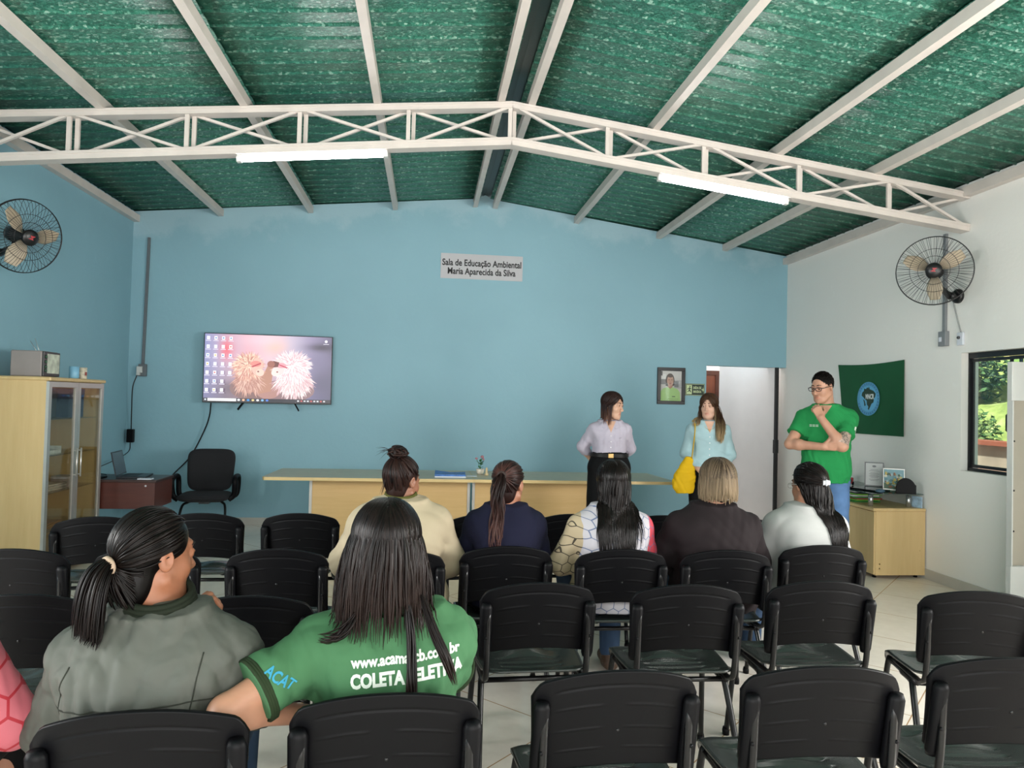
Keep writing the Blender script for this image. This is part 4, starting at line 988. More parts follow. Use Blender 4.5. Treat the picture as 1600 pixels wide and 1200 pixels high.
fl2, jl = wall_fan((-3.1, 5.85, 2.67), (.82, -.52, -.22), (XL+.001, 5.92, 2.55), 'black wall fan with beige blades on the blue left wall', .2)
cv = empty('conduit', (XR-.013, 5.77, 2.14), 'grey cable duct with an outlet box running up the white wall behind the fan', 'conduit')
MB().box((-.012, -.018, .06), (.012, .018, .93), bev=.002).build('duct', mat('duct_grey', '#7d8184', .5), cv)
MB().box((-.03, -.045, -.06), (.012, .045, .07), bev=.003).build('outlet_box', mat('duct_grey', '', 1), cv); MB().box((-.034, .0, -.02), (-.029, .03, .02)).build('socket', wh, cv)
sw = empty('wall_switch', (XR-.001, 5.58, 2.13), 'small white fan speed switch on the white wall above the window corner', 'switch')
MB().box((-.022, -.035, -.055), (0, .035, .055), bev=.004).build('plate', wh, sw); MB().lathe([(.014, 0), (.012, .012), (0, .012)], (-.022, .008, .01), 12, R=Matrix.Rotation(-PI/2, 3, 'Y')).build('knob', mat('dark_grey', '#4a4a4c', .5), sw)
MB().tube(smooth_path([(-.012, 0, .055), (-.012, .05, .2), (-.014, .1, .36), (-.012, .13, .42)]), .005, 6).build('cord', mat('grey_cord', '#9a9c9b', .5), sw)
# ---------------------------------------------------------------- people: bodies, clothes and hair as smooth solid shapes
def A3(v): return np.asarray(v, float)
def smin(a, b, k):
    if k <= 0: return np.minimum(a, b)
    k = k*1.4; h = np.maximum(k-np.abs(a-b), 0)/k; return np.minimum(a, b)-h*h*h*k/6
def cone(a, b, ra, rb, flat=None):
    "round cone from a to b; flat=(axis, factor) squeezes it along an axis"
    a, b = A3(a), A3(b); ba = b-a; L2 = max(ba @ ba, 1e-12); m = max(ra, rb)
    def fn(x, y, z):
        px, py, pz = x-a[0], y-a[1], z-a[2]
        t = np.clip((px*ba[0]+py*ba[1]+pz*ba[2])/L2, 0, 1)
        px, py, pz = px-t*ba[0], py-t*ba[1], pz-t*ba[2]
        if flat:
            n, f = flat; c = (px*n[0]+py*n[1]+pz*n[2])*(1/f-1); px, py, pz = px+c*n[0], py+c*n[1], pz+c*n[2]
            return (np.sqrt(px*px+py*py+pz*pz)-(ra+(rb-ra)*t))*f
        return np.sqrt(px*px+py*py+pz*pz)-(ra+(rb-ra)*t)
    return fn, np.minimum(a, b)-m, np.maximum(a, b)+m
def ell(c, r, R=None):
    c, r = A3(c), A3(r); R = np.eye(3) if R is None else A3(R); e = np.abs(R) @ r
    def fn(x, y, z):
        p = [x-c[0], y-c[1], z-c[2]]; q = [R[0, i]*p[0]+R[1, i]*p[1]+R[2, i]*p[2] for i in range(3)]
        k0 = np.sqrt(sum((q[i]/r[i])**2 for i in range(3))); k1 = np.sqrt(sum((q[i]/r[i]**2)**2 for i in range(3)))
        return k0*(k0-1)/np.maximum(k1, 1e-6)
    return fn, c-e, c+e
def loft(st, infl=0, n=2.3):
    "horizontal elliptic sections: st rows (z, cx, cy, rx, ry)"
    st = A3(st); zz = np.linspace(st[0, 0], st[-1, 0], 80); cols = []
    ker = np.exp(-.5*(np.arange(-6, 7)/2.6)**2); ker /= ker.sum()
    for i in range(1, 5):
        v = np.interp(zz, st[:, 0], st[:, i]); cols.append(np.convolve(np.pad(v, 6, 'edge'), ker, 'valid'))
    def fn(x, y, z):
        cx, cy, rx, ry = (np.interp(z, zz, c) for c in cols); rx, ry = rx+infl, ry+infl
        u, v = np.abs(x-cx)/rx, np.abs(y-cy)/ry
        d = ((u**n+v**n)**(1/n)-1)*np.minimum(rx, ry)
        return np.maximum(d, np.maximum(zz[0]-z, z-zz[-1]))
    m = max(cols[2].max(), cols[3].max())+infl
    return fn, A3((cols[0].min()-m, cols[1].min()-m, zz[0])), A3((cols[0].max()+m, cols[1].max()+m, zz[-1]))
def cyl(c, d, r, L):
    "flat ended cylinder starting at c along d, used to trim sleeves and hems"
    c, d = A3(c), A3(d)/np.linalg.norm(d)
    def fn(x, y, z):
        px, py, pz = x-c[0], y-c[1], z-c[2]; t = px*d[0]+py*d[1]+pz*d[2]
        q = np.sqrt(np.maximum((px-t*d[0])**2+(py-t*d[1])**2+(pz-t*d[2])**2, 0))
        return np.maximum(q-r, np.maximum(-t, t-L))
    e = c+d*L; return fn, np.minimum(c, e)-r, np.maximum(c, e)+r
class SDF:
    def __init__(s, lo, hi, h):
        s.lo, s.h = A3(lo), h; s.n = np.ceil((A3(hi)-s.lo)/h).astype(int)+1
        s.ax = [s.lo[i]+h*np.arange(s.n[i]) for i in range(3)]; s.D = np.full(tuple(s.n), .2, np.float32)
    def put(s, prim, k=.02, cut=False):
        fn, lo, hi = prim; m = k*1.4+4*s.h+.012
        a = np.clip(np.floor((lo-m-s.lo)/s.h).astype(int), 0, s.n); b = np.clip(np.ceil((hi+m-s.lo)/s.h).astype(int)+1, 0, s.n)
        if (b <= a).any(): return s
        sl = tuple(slice(p, q) for p, q in zip(a, b)); x, y, z = (s.ax[i][sl[i]] for i in range(3))
        d = fn(x[:, None, None], y[None, :, None], z[None, None, :])
        s.D[sl] = -smin(-s.D[sl], d, k) if cut else smin(s.D[sl], d, k)
        return s
    def ripple(s, f, band=.03):
        i = np.nonzero(np.abs(s.D) < band); P = np.stack([s.ax[k][i[k]] for k in range(3)], 1); s.D[i] += f(P).astype(np.float32); return s
    def sample(s, P):
        q = (P-s.lo)/s.h; ok = ((q >= 1) & (q < s.n-2)).all(1); q = np.clip(q, 1, s.n-2.001); i = q.astype(int); f = q-i; d = 0
        for cx in (0, 1):
            for cy in (0, 1):
                for cz in (0, 1):
                    w = (f[:, 0] if cx else 1-f[:, 0])*(f[:, 1] if cy else 1-f[:, 1])*(f[:, 2] if cz else 1-f[:, 2])
                    d = d+w*s.D[i[:, 0]+cx, i[:, 1]+cy, i[:, 2]+cz]
        return np.where(ok, d, .3)
    def grad(s, P):
        e = s.h*1.2; g = np.stack([s.sample(P+e*v)-s.sample(P-e*v) for v in np.eye(3)], 1)
        return g/np.maximum(np.linalg.norm(g, axis=1, keepdims=True), 1e-6)
    def push(s, P, margin, it=2):
        for _ in range(it):
            d = s.sample(P); k = d < margin
            if not k.any(): break
            g = s.grad(P[k]); P[k] += g*np.clip(margin[k]-d[k] if np.ndim(margin) else margin-d[k], 0, .03)[:, None]
        return P
    def snap(s, P, margin=0.0):
        P = A3(P).copy()
        for _ in range(6): P -= s.grad(P)*np.clip(s.sample(P)-margin, -.02, .02)[:, None]
        return P
    def surface(s):
        "naive surface nets"
        D = s.D; D[0], D[-1], D[:, 0], D[:, -1], D[:, :, 0], D[:, :, -1] = [np.float32(.2)]*6
        S = D < 0; nx, ny, nz = D.shape; c = np.zeros((nx-1, ny-1, nz-1), np.uint8)
        off = [(a, b, d) for a in (0, 1) for b in (0, 1) for d in (0, 1)]
        for a, b, d in off: c += S[a:nx-1+a, b:ny-1+b, d:nz-1+d]
        act = (c > 0) & (c < 8); idx = np.argwhere(act); ids = np.full(act.shape, -1, np.int32); ids[act] = np.arange(len(idx))
        acc = np.zeros((len(idx), 3)); cnt = np.zeros(len(idx))
        for o in off:
            for ax in range(3):
                if o[ax]: continue
                p = list(o); p[ax] = 1
                d1 = D[idx[:, 0]+o[0], idx[:, 1]+o[1], idx[:, 2]+o[2]]; d2 = D[idx[:, 0]+p[0], idx[:, 1]+p[1], idx[:, 2]+p[2]]
                x = (d1 < 0) != (d2 < 0); t = np.where(x, d1/np.where(d1 == d2, 1, d1-d2), 0)
                q = np.tile(A3(o), (len(idx), 1)); q[:, ax] += t; acc += q*x[:, None]; cnt += x
        V = s.lo+s.h*(idx+acc/np.maximum(cnt, 1)[:, None]); F = []
        for ax in range(3):
            b, e = [(1, 2), (2, 0), (0, 1)][ax]
            sl1 = [slice(None)]*3; sl2 = [slice(None)]*3; sl1[ax] = slice(0, -1); sl2[ax] = slice(1, None)
            for w in (b, e): sl1[w] = slice(1, -1); sl2[w] = slice(1, -1)
            a1, a2 = S[tuple(sl1)], S[tuple(sl2)]
            for inside, flip in ((a1 & ~a2, False), (~a1 & a2, True)):
                q = np.argwhere(inside)
                if not len(q): continue
                q[:, b] += 1; q[:, e] += 1; qs = []
                for ob, oe in ((0, 0), (-1, 0), (-1, -1), (0, -1)):
                    r = q.copy(); r[:, b] += ob; r[:, e] += oe; qs.append(ids[r[:, 0], r[:, 1], r[:, 2]])
                F.append(np.stack(qs if not flip else qs[::-1], 1))
        return V, np.concatenate(F)
def wrinkles(seed, freq, amp, sharp=.6, stretch=(1, 1, 1)):
    r = np.random.default_rng(seed); K = r.normal(size=(5, 3))*freq*A3(stretch); W = r.normal(size=(3, 3))*freq*.6; ph = r.uniform(0, 6, 8)
    def f(P):
        w = np.stack([np.sin(P @ W[i]+ph[i]) for i in range(3)], 1)*.35/freq*3; o = 0
        for i in range(5):
            s_ = np.sin((P+w) @ K[i]+ph[3+i]); o = o+(1-sharp)*s_+sharp*(1-2*np.abs(s_))
        return o*amp/3
    return f
def rotm(yaw=0, pitch=0, roll=0):
    return A3(Matrix.Rotation(math.radians(yaw), 3, 'Z') @ Matrix.Rotation(math.radians(pitch), 3, 'X') @ Matrix.Rotation(math.radians(roll), 3, 'Y'))
def slerp(a, b, t):
    a = a/np.linalg.norm(a, axis=-1, keepdims=True); b = b/np.linalg.norm(b, axis=-1, keepdims=True)
    w = np.arccos(np.clip((a*b).sum(-1), -1, 1))[:, None, None]; s_ = np.maximum(np.sin(w), 1e-4); t = t[None, :, None]
    return (np.sin((1-t)*w)*a[:, None]+np.sin(t*w)*b[:, None])/s_
def skin_mat(name, c, c2=None):
    if name in MATS: return MATS[name]
    n = NT(name); co = n.coord(); a = lin(c); b = tuple(x*.86 for x in a)
    n.link(n.ramp(n.noise(co, 18, 4), [(.3, b), (.7, a)]), n.b.inputs['Base Color']); inp(n.b, 'Roughness', .5)
    inp(n.b, 'Subsurface Weight', .12); n.b.inputs['Subsurface Radius'].default_value = (.012, .005, .003); n.bump(n.noise(co, 300, 2), .08, .001)
    MATS[name] = n.m; return n.m
def hair_mat(name, c1, c2, tip=None, t0=.4, rough=.36):
    n = NT(name); g = n.node('ShaderNodeNewGeometry'); base = n.ramp(g.outputs['Random Per Island'], [(.1, lin(c1)), (.9, lin(c2))])
    if tip:
        a = n.node('ShaderNodeAttribute', attribute_name='along'); f = n.ramp(a.outputs['Fac'], [(t0, (0, 0, 0)), (1, (1, 1, 1))])
        base = n.mix(f, base, n.ramp(g.outputs['Random Per Island'], [(.1, lin(tip)), (.9, tuple(min(1, x*1.5) for x in lin(tip)))]))
    n.link(base, n.b.inputs['Base Color']); inp(n.b, 'Roughness', rough); inp(n.b, 'Specular IOR Level', .14); MATS[name] = n.m; return n.m
def cloth_mat(name, c, rough=.85, bump=.15, var=.05, sheen=.0):
    if name in MATS: return MATS[name]
    m = mat(name, c, rough, spec=.2, var=var, vscale=9, bump=bump, bscale=420, bdist=.001)
    m.node_tree.nodes['Principled BSDF'].inputs['Sheen Weight'].default_value = sheen; return m
def denim(name, c): return cloth_mat(name, c, .85, .3, .18)
def hex_mat(name, size, base, line, w=.045, second=None, split=None, proj='xz', third=None):
    "cloth printed with a honeycomb of outlines; second colours where local x < split"
    n = NT(name); co = n.coord(); sp = n.node('ShaderNodeSeparateXYZ'); n.link(co, sp.inputs[0]); X, Y, Z = sp.outputs
    k = 1/size; u = n.math('MULTIPLY', n.math('ADD', X, n.math('MULTIPLY', Y, .6)), k); v = n.math('MULTIPLY', Z, k); r3 = 3**.5
    def cell(ou, ov):
        a = n.math('SUBTRACT', n.math('FLOORED_MODULO', n.math('SUBTRACT', u, ou), 1.0), .5); b = n.math('SUBTRACT', n.math('FLOORED_MODULO', n.math('SUBTRACT', v, ov), r3), r3/2)
        return n.math('ABSOLUTE', a), n.math('ABSOLUTE', b)
    a1, b1 = cell(0, 0); a2, b2 = cell(.5, r3/2)
    e = lambda a, b: n.math('MAXIMUM', a, n.math('MULTIPLY_ADD', b, .8660254, n.math('MULTIPLY', a, .5)))
    d = n.math('MINIMUM', e(a1, b1), e(a2, b2)); f = n.math('GREATER_THAN', d, .5-w)
    bc, lc = lin(base), lin(line); col, lcol = n.mix(n.noise(co, 4, 3), tuple(x*.85 for x in bc), bc), (*lc, 1)
    if second:
        s_ = n.math('LESS_THAN', n.math('ADD', X, n.math('MULTIPLY', n.math('SUBTRACT', n.noise(co, 6, 2), .5), .06)), split)
        col = n.mix(s_, col, lin(second[0])); lcol = n.mix(s_, lc, lin(second[1]))
    if third: col = n.mix(n.math('GREATER_THAN', X, third[0]), col, lin(third[1]))
    n.link(n.mix(f, col, lcol), n.b.inputs['Base Color']); inp(n.b, 'Roughness', .75); return n.m

TORSO_F = [(-.2, .150, .115), (-.06, .176, .130), (.05, .176, .128), (.22, .152, .112), (.38, .142, .106), (.6, .155, .118), (.78, .156, .108), (.9, .125, .09), (.97, .085, .075), (1.04, .058, .06), (1.1, .05, .053)]
TORSO_M = [(-.2, .155, .12), (-.06, .172, .13), (.05, .172, .128), (.22, .165, .125), (.38, .168, .125), (.6, .178, .128), (.78, .182, .115), (.9, .145, .095), (.97, .1, .08), (1.04, .068, .066), (1.1, .06, .062)]
class Person:
    def __init__(s, label, loc, yaw, sit=True, male=False, fat=1.0, hs=.94, skin='#a9765c', **J):
        s.root = empty('person', loc, label, 'person', rz=math.radians(yaw)); s.sit, s.male, s.fat, s.hs = sit, male, fat, hs
        if sit: d = dict(pel=(0, 0, .56), nb=(0, .02, .97), sh=.165, shz=.90, shy=.02, hip=.09, hipz=.53, eR=(.225, .09, .68), eL=(-.225, .09, .68), wR=(.13, .32, .64), wL=(-.13, .32, .64), kR=(.12, .43, .52), kL=(-.12, .43, .52), aR=(.12, .43, .09), aL=(-.12, .43, .09), head=(0, .05, 1.10), hyaw=0, hpitch=-5, hroll=0)
        else: d = dict(pel=(0, 0, .95), nb=(0, -.01, 1.36), sh=.15, shz=1.29, shy=-.01, hip=.09, hipz=.90, eR=(.22, -.02, 1.03), eL=(-.22, -.02, 1.03), wR=(.2, .1, .82), wL=(-.2, .1, .82), kR=(.1, .02, .48), kL=(-.1, .02, .48), aR=(.1, -.03, .08), aL=(-.1, -.03, .08), head=(0, .02, 1.49), hyaw=0, hpitch=0, hroll=0)
        d.update(J); s.__dict__.update(d); s.R = rotm(s.hyaw, s.hpitch, s.hroll); s.C = A3(s.head); s.skin = skin
        s.sR, s.sL = A3((s.sh, s.shy, s.shz)), A3((-s.sh, s.shy, s.shz))
        if 'sRo' in J: s.sR = A3(J['sRo'])
        if 'sLo' in J: s.sL = A3(J['sLo'])
        p, n = A3(s.pel), A3(s.nb); bow = J.get('bow', -.015 if sit else .0); s.st = []
        for t, rx, ry in (TORSO_M if male else TORSO_F):
            c = p+(n-p)*t; s.st.append((c[2], c[0], c[1]+bow*math.sin(PI*max(0, min(1, t))), rx*(1+(fat-1)*(1 if t < .93 else .3)), ry*(1+(fat-1)*1.2*(1 if t < .93 else .2))))
    def h(s, p): return s.C+s.R @ (A3(p)*s.hs)
    def hv(s, v): return s.R @ A3(v)
    def sides(s): return ((s.sR, A3(s.eR), A3(s.wR), A3(s.kR), A3(s.aR), 1), (s.sL, A3(s.eL), A3(s.wL), A3(s.kL), A3(s.aL), -1))
    def bounds(s, pad, legs=True):
        P = [s.sR, s.sL, s.eR, s.eL, s.wR, s.wL, s.pel, s.nb]+([s.kR, s.kL, s.aR, s.aL] if legs else []); P = A3(P); return P.min(0)-pad-A3((.02, .08, 0)), P.max(0)+pad+A3((.02, .06, 0))
    def hand(s, F, w, d, n, side, curl=.5, sc=1.0, spread=1.0):
        w, d, n = A3(w), A3(d)/np.linalg.norm(d), A3(n); n = n-d*(n @ d); n /= np.linalg.norm(n); l = np.cross(d, n)*side; sc *= .93 if not s.male else 1.02
        offs = [(.029, .088, .07), (.0095, .093, .078), (-.0105, .09, .072), (-.029, .082, .056)]
        for o, kn, ln in offs:
            F.put(cone(w+l*o*.55*sc+d*.012, w+d*kn*sc+l*o*sc, .0135*sc, .0115*sc), .012)
        for i, (o, kn, ln) in enumerate(offs):
            p = w+d*kn*sc+l*o*sc*spread; a = curl*(1+.08*i)*.55; v = d+l*o*(spread-1)*5
            for j, (f, r0, r1) in enumerate(((.45, .0098, .009), (.3, .009, .0082), (.25, .0082, .0068))):
                v = d*math.cos(a)+n*math.sin(a); q = p+v*ln*f*sc; F.put(cone(p, q, r0*sc, r1*sc), .004); p = q; a += curl*1.05
        p = w+d*.025*sc+l*.026*sc; v = d*.62+l*.62+n*.4; v /= np.linalg.norm(v); q = p+v*.042*sc; F.put(cone(p, q, .0145*sc, .0105*sc), .012)
        v = d*.8+l*.2+n*.5; v /= np.linalg.norm(v); F.put(cone(q, q+v*.034*sc, .0105*sc, .0078*sc), .005)
    def body(s, h=.005, handR=None, handL=None, ears=True, tattoo=None):
        lo, hi = s.bounds(.13); lo = np.minimum(lo, s.C-.16); hi = np.maximum(hi, s.C+.16); lo[2] = -.005; F = SDF(lo, hi, h); s.B = F
        F.put(loft(s.st, -.012), .02); r = 1.0 if not s.male else 1.2; f = (1+s.fat)/2
        for sh, el, wr, kn, an, sg in s.sides():
            F.put(cone(A3(s.nb)+A3((sg*.05, 0, -.035)), sh, .042, .042*r*f), .05)
            F.put(cone(sh, el, .042*r*f, .036*r), .03); F.put(cone(el, wr, .037*r, .0245*r), .015)
            if (el-sh)[2] < 0: F.put(ell(el*.72+wr*.28, (.036*r,)*3), .03)
            hp = A3((sg*s.hip+s.pel[0], s.pel[1]+.01, s.hipz)); F.put(cone(hp, kn, .082*f, .053), .03); F.put(cone(kn, an, .052, .034), .02); F.put(ell(kn*.7+an*.3+A3((0, -.02, 0)), (.048, .05, .09)), .03)
            F.put(cone(an+A3((0, -.03, -.045)), an+A3((0, .13, -.06)), .032, .026), .03)
            hd = handR if sg > 0 else handL; fo = (wr-el)/np.linalg.norm(wr-el)
            if hd is None: hd = dict(d=fo+A3((0, .1, -.3)), n=(-sg*.4, 0, -1) if s.sit else (-sg, .2, 0), curl=.45)
            s.hand(F, wr-fo*.005, hd['d'], hd['n'], hd.get('side', sg), hd.get('curl', .5), 1.0, hd.get('spread', 1.0))
        R, e = s.R, lambda c, r, k=.02, cut=False: F.put(ell(s.h(c), A3(r)*s.hs, s.R), k, cut)
        w = 1.04 if s.male else 1.0
        e((0, -.015, .035), (.074, .093, .086)); e((0, .022, -.02), (.061*w, .066, .095), .03); e((0, .045, -.088), (.043*w, .042, .036), .03)
        for sg in (1, -1): e((sg*.036, .055, -.032), (.026, .026, .03), .025); F.put(cone(s.h((sg*.056*w, .0, -.058)), s.h((sg*.03, .055, -.098)), .017*s.hs, .016*s.hs), .03)
        F.put(cone(s.h((0, -.035, -.04)), A3(s.nb)+A3((0, .0, .0)), .053*s.hs*(1.12 if s.male else .92), .057*(1.1 if s.male else .88)), .02)
        F.put(cone(s.h((-.03, .078, .03)), s.h((.03, .078, .03)), .012, .012), .015)
        for sg in (1, -1): e((sg*.031, .098, .006), (.019, .016, .0115), .012, True); e((sg*.031, .0795, .0035), (.0185, .0125, .013), .004); e((sg*.031, .0835, .0125), (.0165, .0115, .0065), .003)
        F.put(cone(s.h((0, .086, .012)), s.h((0, .112, -.034)), .0075*s.hs, .0115*s.hs), .012)
        for sg in (1, -1): e((sg*.0115, .1, -.038), (.0085, .011, .0075), .006)
        e((0, .0845, -.067), (.023, .0125, .0062), .004); e((0, .083, -.0785), (.0195, .0125, .0072), .004)
        e((0, .0995, -.0725), (.021, .008, .0016), .003, True); e((0, .073, -.11), (.02, .019, .016), .02)
        if ears:
            for sg in (1, -1):
                R2 = s.R @ rotm(-sg*22); F.put(ell(s.h((sg*.077, -.012, -.002)), A3((.0085, .019, .031))*s.hs, R2), .008)
                F.put(ell(s.h((sg*.086, -.009, .002)), A3((.007, .0105, .018))*s.hs, R2), .005, True)
        V, Q = F.surface(); L = (V-s.C) @ s.R/s.hs; fm = None; ms = [skin_mat('skin_'+s.skin, s.skin)]
        a = lin(s.skin); ms.append(mat('lips_'+s.skin, (a[0]*.88, a[1]*.7, a[2]*.7), .45))
        lip = ((L[:, 0]/.0235)**2+((L[:, 2]+.0725)/.0125)**2 < 1) & (L[:, 1] > .08); fm = lip[Q[:, 0]].astype(int)
        if tattoo:
            a, b = A3(tattoo[0]), A3(tattoo[1]); t = ((V-a) @ (b-a))/((b-a) @ (b-a)); dd = np.linalg.norm(V-a-t[:, None]*(b-a), axis=1)
            k = (t > 0) & (t < 1) & (dd < .07); fm[k[Q[:, 0]]] = 2; n = NT('tattooed_skin'); co = n.coord()
            n.link(n.mix(n.ramp(n.noise(co, 60, 4, .7), [(.42, (0, 0, 0)), (.55, (1, 1, 1))]), lin('#6b625e'), lin('#b39a8c')), n.b.inputs['Base Color']); inp(n.b, 'Roughness', .5); ms.append(n.m)
        o = link(bpy.data.objects.new('body', np_mesh('body', V, Q, ms, True, fm)), s.root); return o
    def eyes(s, look=(0, 1, 0), brow='#2a1d16'):
        for sg in (1, -1):
            c = s.h((sg*.031, .0815, .0045)); d = Vector(s.hv(A3(look)/np.linalg.norm(look))); R = d.to_track_quat('Z', 'Y').to_matrix(); r = .0115*s.hs; m = MB()
            for mi, (a0, a1) in enumerate(((0, .32), (.32, .72), (.72, PI))):
                m.lathe([(r*math.sin(t)+(1e-7), r*math.cos(t)) for t in np.linspace(a0, a1, 6)], c, 16, mi, R=R)
            m.build('eye', [mat('pupil', '#060505', .1), mat('iris_brown', '#2c1a10', .15), mat('eye_white', '#cfc9c4', .2)], s.root)
            u = np.linspace(0, 1, 9); P = np.stack([s.h((sg*(.012+.04*t), .1-.018*t, .026+.009*math.sin(PI*(.15+.75*t)))) for t in u]); P = s.B.snap(P, .0008)
            MB().tube([tuple(p) for p in P], [.0022, .0036, .0038, .0036, .0034, .003, .0026, .002, .001], 6).build('eyebrow', mat('brow_'+brow, brow, .8), s.root)
            P = s.B.snap(np.stack([s.h((sg*(.031+.0185*math.cos(t)), .098, .0045+.0105*math.sin(t))) for t in np.linspace(.25, PI-.25, 8)]), .0006)
            MB().tube([tuple(p) for p in P], .0012, 5).build('eyelashes', mat('lash', '#120c0a', .8), s.root)
    def top(s, name, m, infl=.02, sleeve=1.0, hem=None, h=.006, wr=None, kb=.05, kq=1.6, cuff=True, arm=1.0, neck=1.04, sq=2.4, back=0):
        "shirt or jacket: sleeve is the share of the arm covered (1 = to the wrist, .35 = short)"
        lo, hi = s.bounds(.14, False); hem = hem if hem is not None else s.pel[2]-.06; lo[2] = hem-.03; F = SDF(lo, hi, h); s.T = F; f = (1+s.fat)/2; r = (1.12 if s.male else 1.0)*f*arm
        nz = s.pel[2]+(s.nb[2]-s.pel[2])*neck; st = [q for q in s.st if q[0] < nz]+[(nz, *[np.interp(nz, [q[0] for q in s.st], [q[i] for q in s.st]) for i in range(1, 5)])]
        F.put(loft(st, infl, sq), .02)
        for sh, el, w, kn, an, sg in s.sides():
            F.put(cone(A3(s.nb)+A3((sg*.045, 0, -.04)), sh, .042+infl*.6, .043*r+infl*.6), kb*kq)
            if sleeve >= .5:
                e = el+(w-el)*min(1, (sleeve-.5)*2)*.97; F.put(cone(sh, el, .043*r+infl*.8, .039*r+infl*.9), .035); F.put(cone(el, e, .039*r+infl*.9, .03*r+infl*.55), .02)
            else:
                e = sh+(el-sh)*sleeve*2; F.put(cone(sh, sh+(el-sh)*(sleeve*2+.15), .043*r+infl*.8, .042*r+infl), .035)
        if wr is not None: F.ripple(wr)
        for sh, el, w, kn, an, sg in s.sides():
            if sleeve < .5: d = (el-sh); e = sh+d*sleeve*2; F.put(cyl(e, d, .095*r, .3), .004, True)
            elif cuff: d = w-el; e = el+d*.94*min(1, (sleeve-.5)*2); F.put(cyl(e, d, .06*r, .12), .004, True)
        V, Q = F.surface(); V = V.astype(np.float32); me = np_mesh(name, V, Q, m); s.topmesh = me
        s.bvh = BVHTree.FromPolygons([tuple(v) for v in V.tolist()], Q.tolist())
        return link(bpy.data.objects.new(name, me), s.root)
    def ring(s, name, m, c, u, v, ra, rb, r, flat=1.0, F=None, margin=.003, n=40, a0=0, a1=2*PI, rows=1, parent=None):
        "rib band such as a collar or cuff, laid on the cloth"
        c, u, v = A3(c), A3(u), A3(v); cl = abs(a1-a0-2*PI) < 1e-6; P = np.stack([c+u*ra*math.cos(t)+v*rb*math.sin(t) for t in np.linspace(a0, a1, n, endpoint=not cl)])
        if F is not None: P = F.snap(P, margin)
        return MB().tube([tuple(p) for p in P], r, 8, closed=cl, flat=flat).build(name, m, parent or s.root)
    def trousers(s, m, infl=.016, waist=None, h=.009, wide=0, wr=None, end=.95):
        lo, hi = s.bounds(.15); w = waist or s.pel[2]+.08; lo[2] = .0; hi[2] = w+.05; F = SDF(lo, hi, h); s.Tr = F; f = (1+s.fat)/2
        F.put(loft([q for q in s.st if q[0] < w+.06], infl), .02)
        for sh, el, wr_, kn, an, sg in s.sides():
            hp = A3((sg*s.hip+s.pel[0], s.pel[1]+.01, s.hipz)); F.put(cone(hp, kn, .084*f+infl, .056+infl+wide), .035); F.put(cone(kn, kn+(an-kn)*end, .054+infl+wide, .04+infl+wide*1.4), .02)
        F.put(cyl((0, 0, w), (0, 0, 1), .5, .3), .003, True)
        if wr is not None: F.ripple(wr)
        V, Q = F.surface(); return link(bpy.data.objects.new('trousers', np_mesh('trousers', V, Q, m)), s.root)
    def shoes(s, m):
        for sh, el, w, kn, an, sg in s.sides():
            F = SDF(an+A3((-.07, -.12, -an[2]-.002)), an+A3((.07, .2, .05)), .006); z = .045
            F.put(cone((an[0], an[1]-.035, z), (an[0], an[1]+.13, z-.005), .042, .038), .02); F.put(cone(an+A3((0, -.005, 0)), (an[0], an[1]+.01, z), .046, .04), .03)
            F.put(cyl((0, 0, .002), (0, 0, -1), 9, .2), 0, True); V, Q = F.surface(); link(bpy.data.objects.new('shoe', np_mesh('shoe', V, Q, m)), s.root)
    # ---- hair
    def hcap(s, m, infl=.0, nape=True, h=.004, up=0, face=1.0, name='hair', rough=0, low=False):
        F = SDF(s.C-.17, s.C+.17, h); e = lambda c, r, k=.02, cut=False: F.put(ell(s.h(c), A3(r)*s.hs, s.R), k, cut); i = infl
        e((0, -.0145, .0365), (.081+i, .1+i, .092+i)); 
        if nape: e((0, -.045, -.04), (.057+i, .05+i, .068), .02)
        if low: e((0, -.05, -.085), (.05, .038, .05), .03)
        e((0, .098, -.045+up), (.078*face, .085, .118), .012, True)
        for sg in (1, -1): e((sg*.085, .03, -.06), (.03, .045, .062), .012, True)
        V, Q = F.surface()
        if rough: V = V+(V-s.C)*np.random.default_rng(1).uniform(-rough, rough, (len(V), 1))
        return V, Q
    def grow(s, P, D0, L, m, pull=.25, field=None, fields=(), margin=.005, wave=0, clump=None, cl=.0, seed=0, stiff=0):
        "let strands fall from points P with first directions D0; returns (n,m,3)"
        r = np.random.default_rng(seed); n = len(P); P = P.copy(); D0 = D0/np.maximum(np.linalg.norm(D0, axis=1, keepdims=True), 1e-6); out = []; ds = (np.broadcast_to(L, (n,))/m)[:, None]; mg = margin+r.uniform(0, .01, n); ph = r.uniform(0, 6, n); d = D0
        for k in range(m):
            g = np.tile(A3((0, 0, -1.)), (n, 1)); d = d*(1-pull)+g*pull
            if clump is not None: d = d+(A3(clump)-P)*A3((1, 1, 0))*cl
            d /= np.maximum(np.linalg.norm(d, axis=1, keepdims=True), 1e-6); P = P+d*ds
            if wave: P[:, 0] += wave*np.sin(k*.55+ph)*ds[:, 0]*3; P[:, 1] += wave*np.cos(k*.5+ph)*ds[:, 0]*1.5
            for F in fields: P = F.push(P, mg)
            out.append(P.copy())
        return np.stack(out, 1)
    def over(s, S, T, m, lift=.0, r=1.0, seed=0):
        "paths over the skull from unit directions S to T"
        q = np.random.default_rng(seed); T = np.broadcast_to(A3(T), S.shape); t = np.linspace(0, 1, m); d = slerp(S, T, t)
        rad = A3((.083, .102, .094))*r; k = 1+q.uniform(-.004, .03, (len(S), 1, 1))+lift*np.sin(PI*t)[None, :, None]
        L = A3((0, -.0145, .0365))+d*rad*k; L[..., 2] -= .06*np.clip(-d[..., 2]-.35, 0, 1)*(d[..., 1] < 0); return s.C+(L*s.hs) @ s.R.T
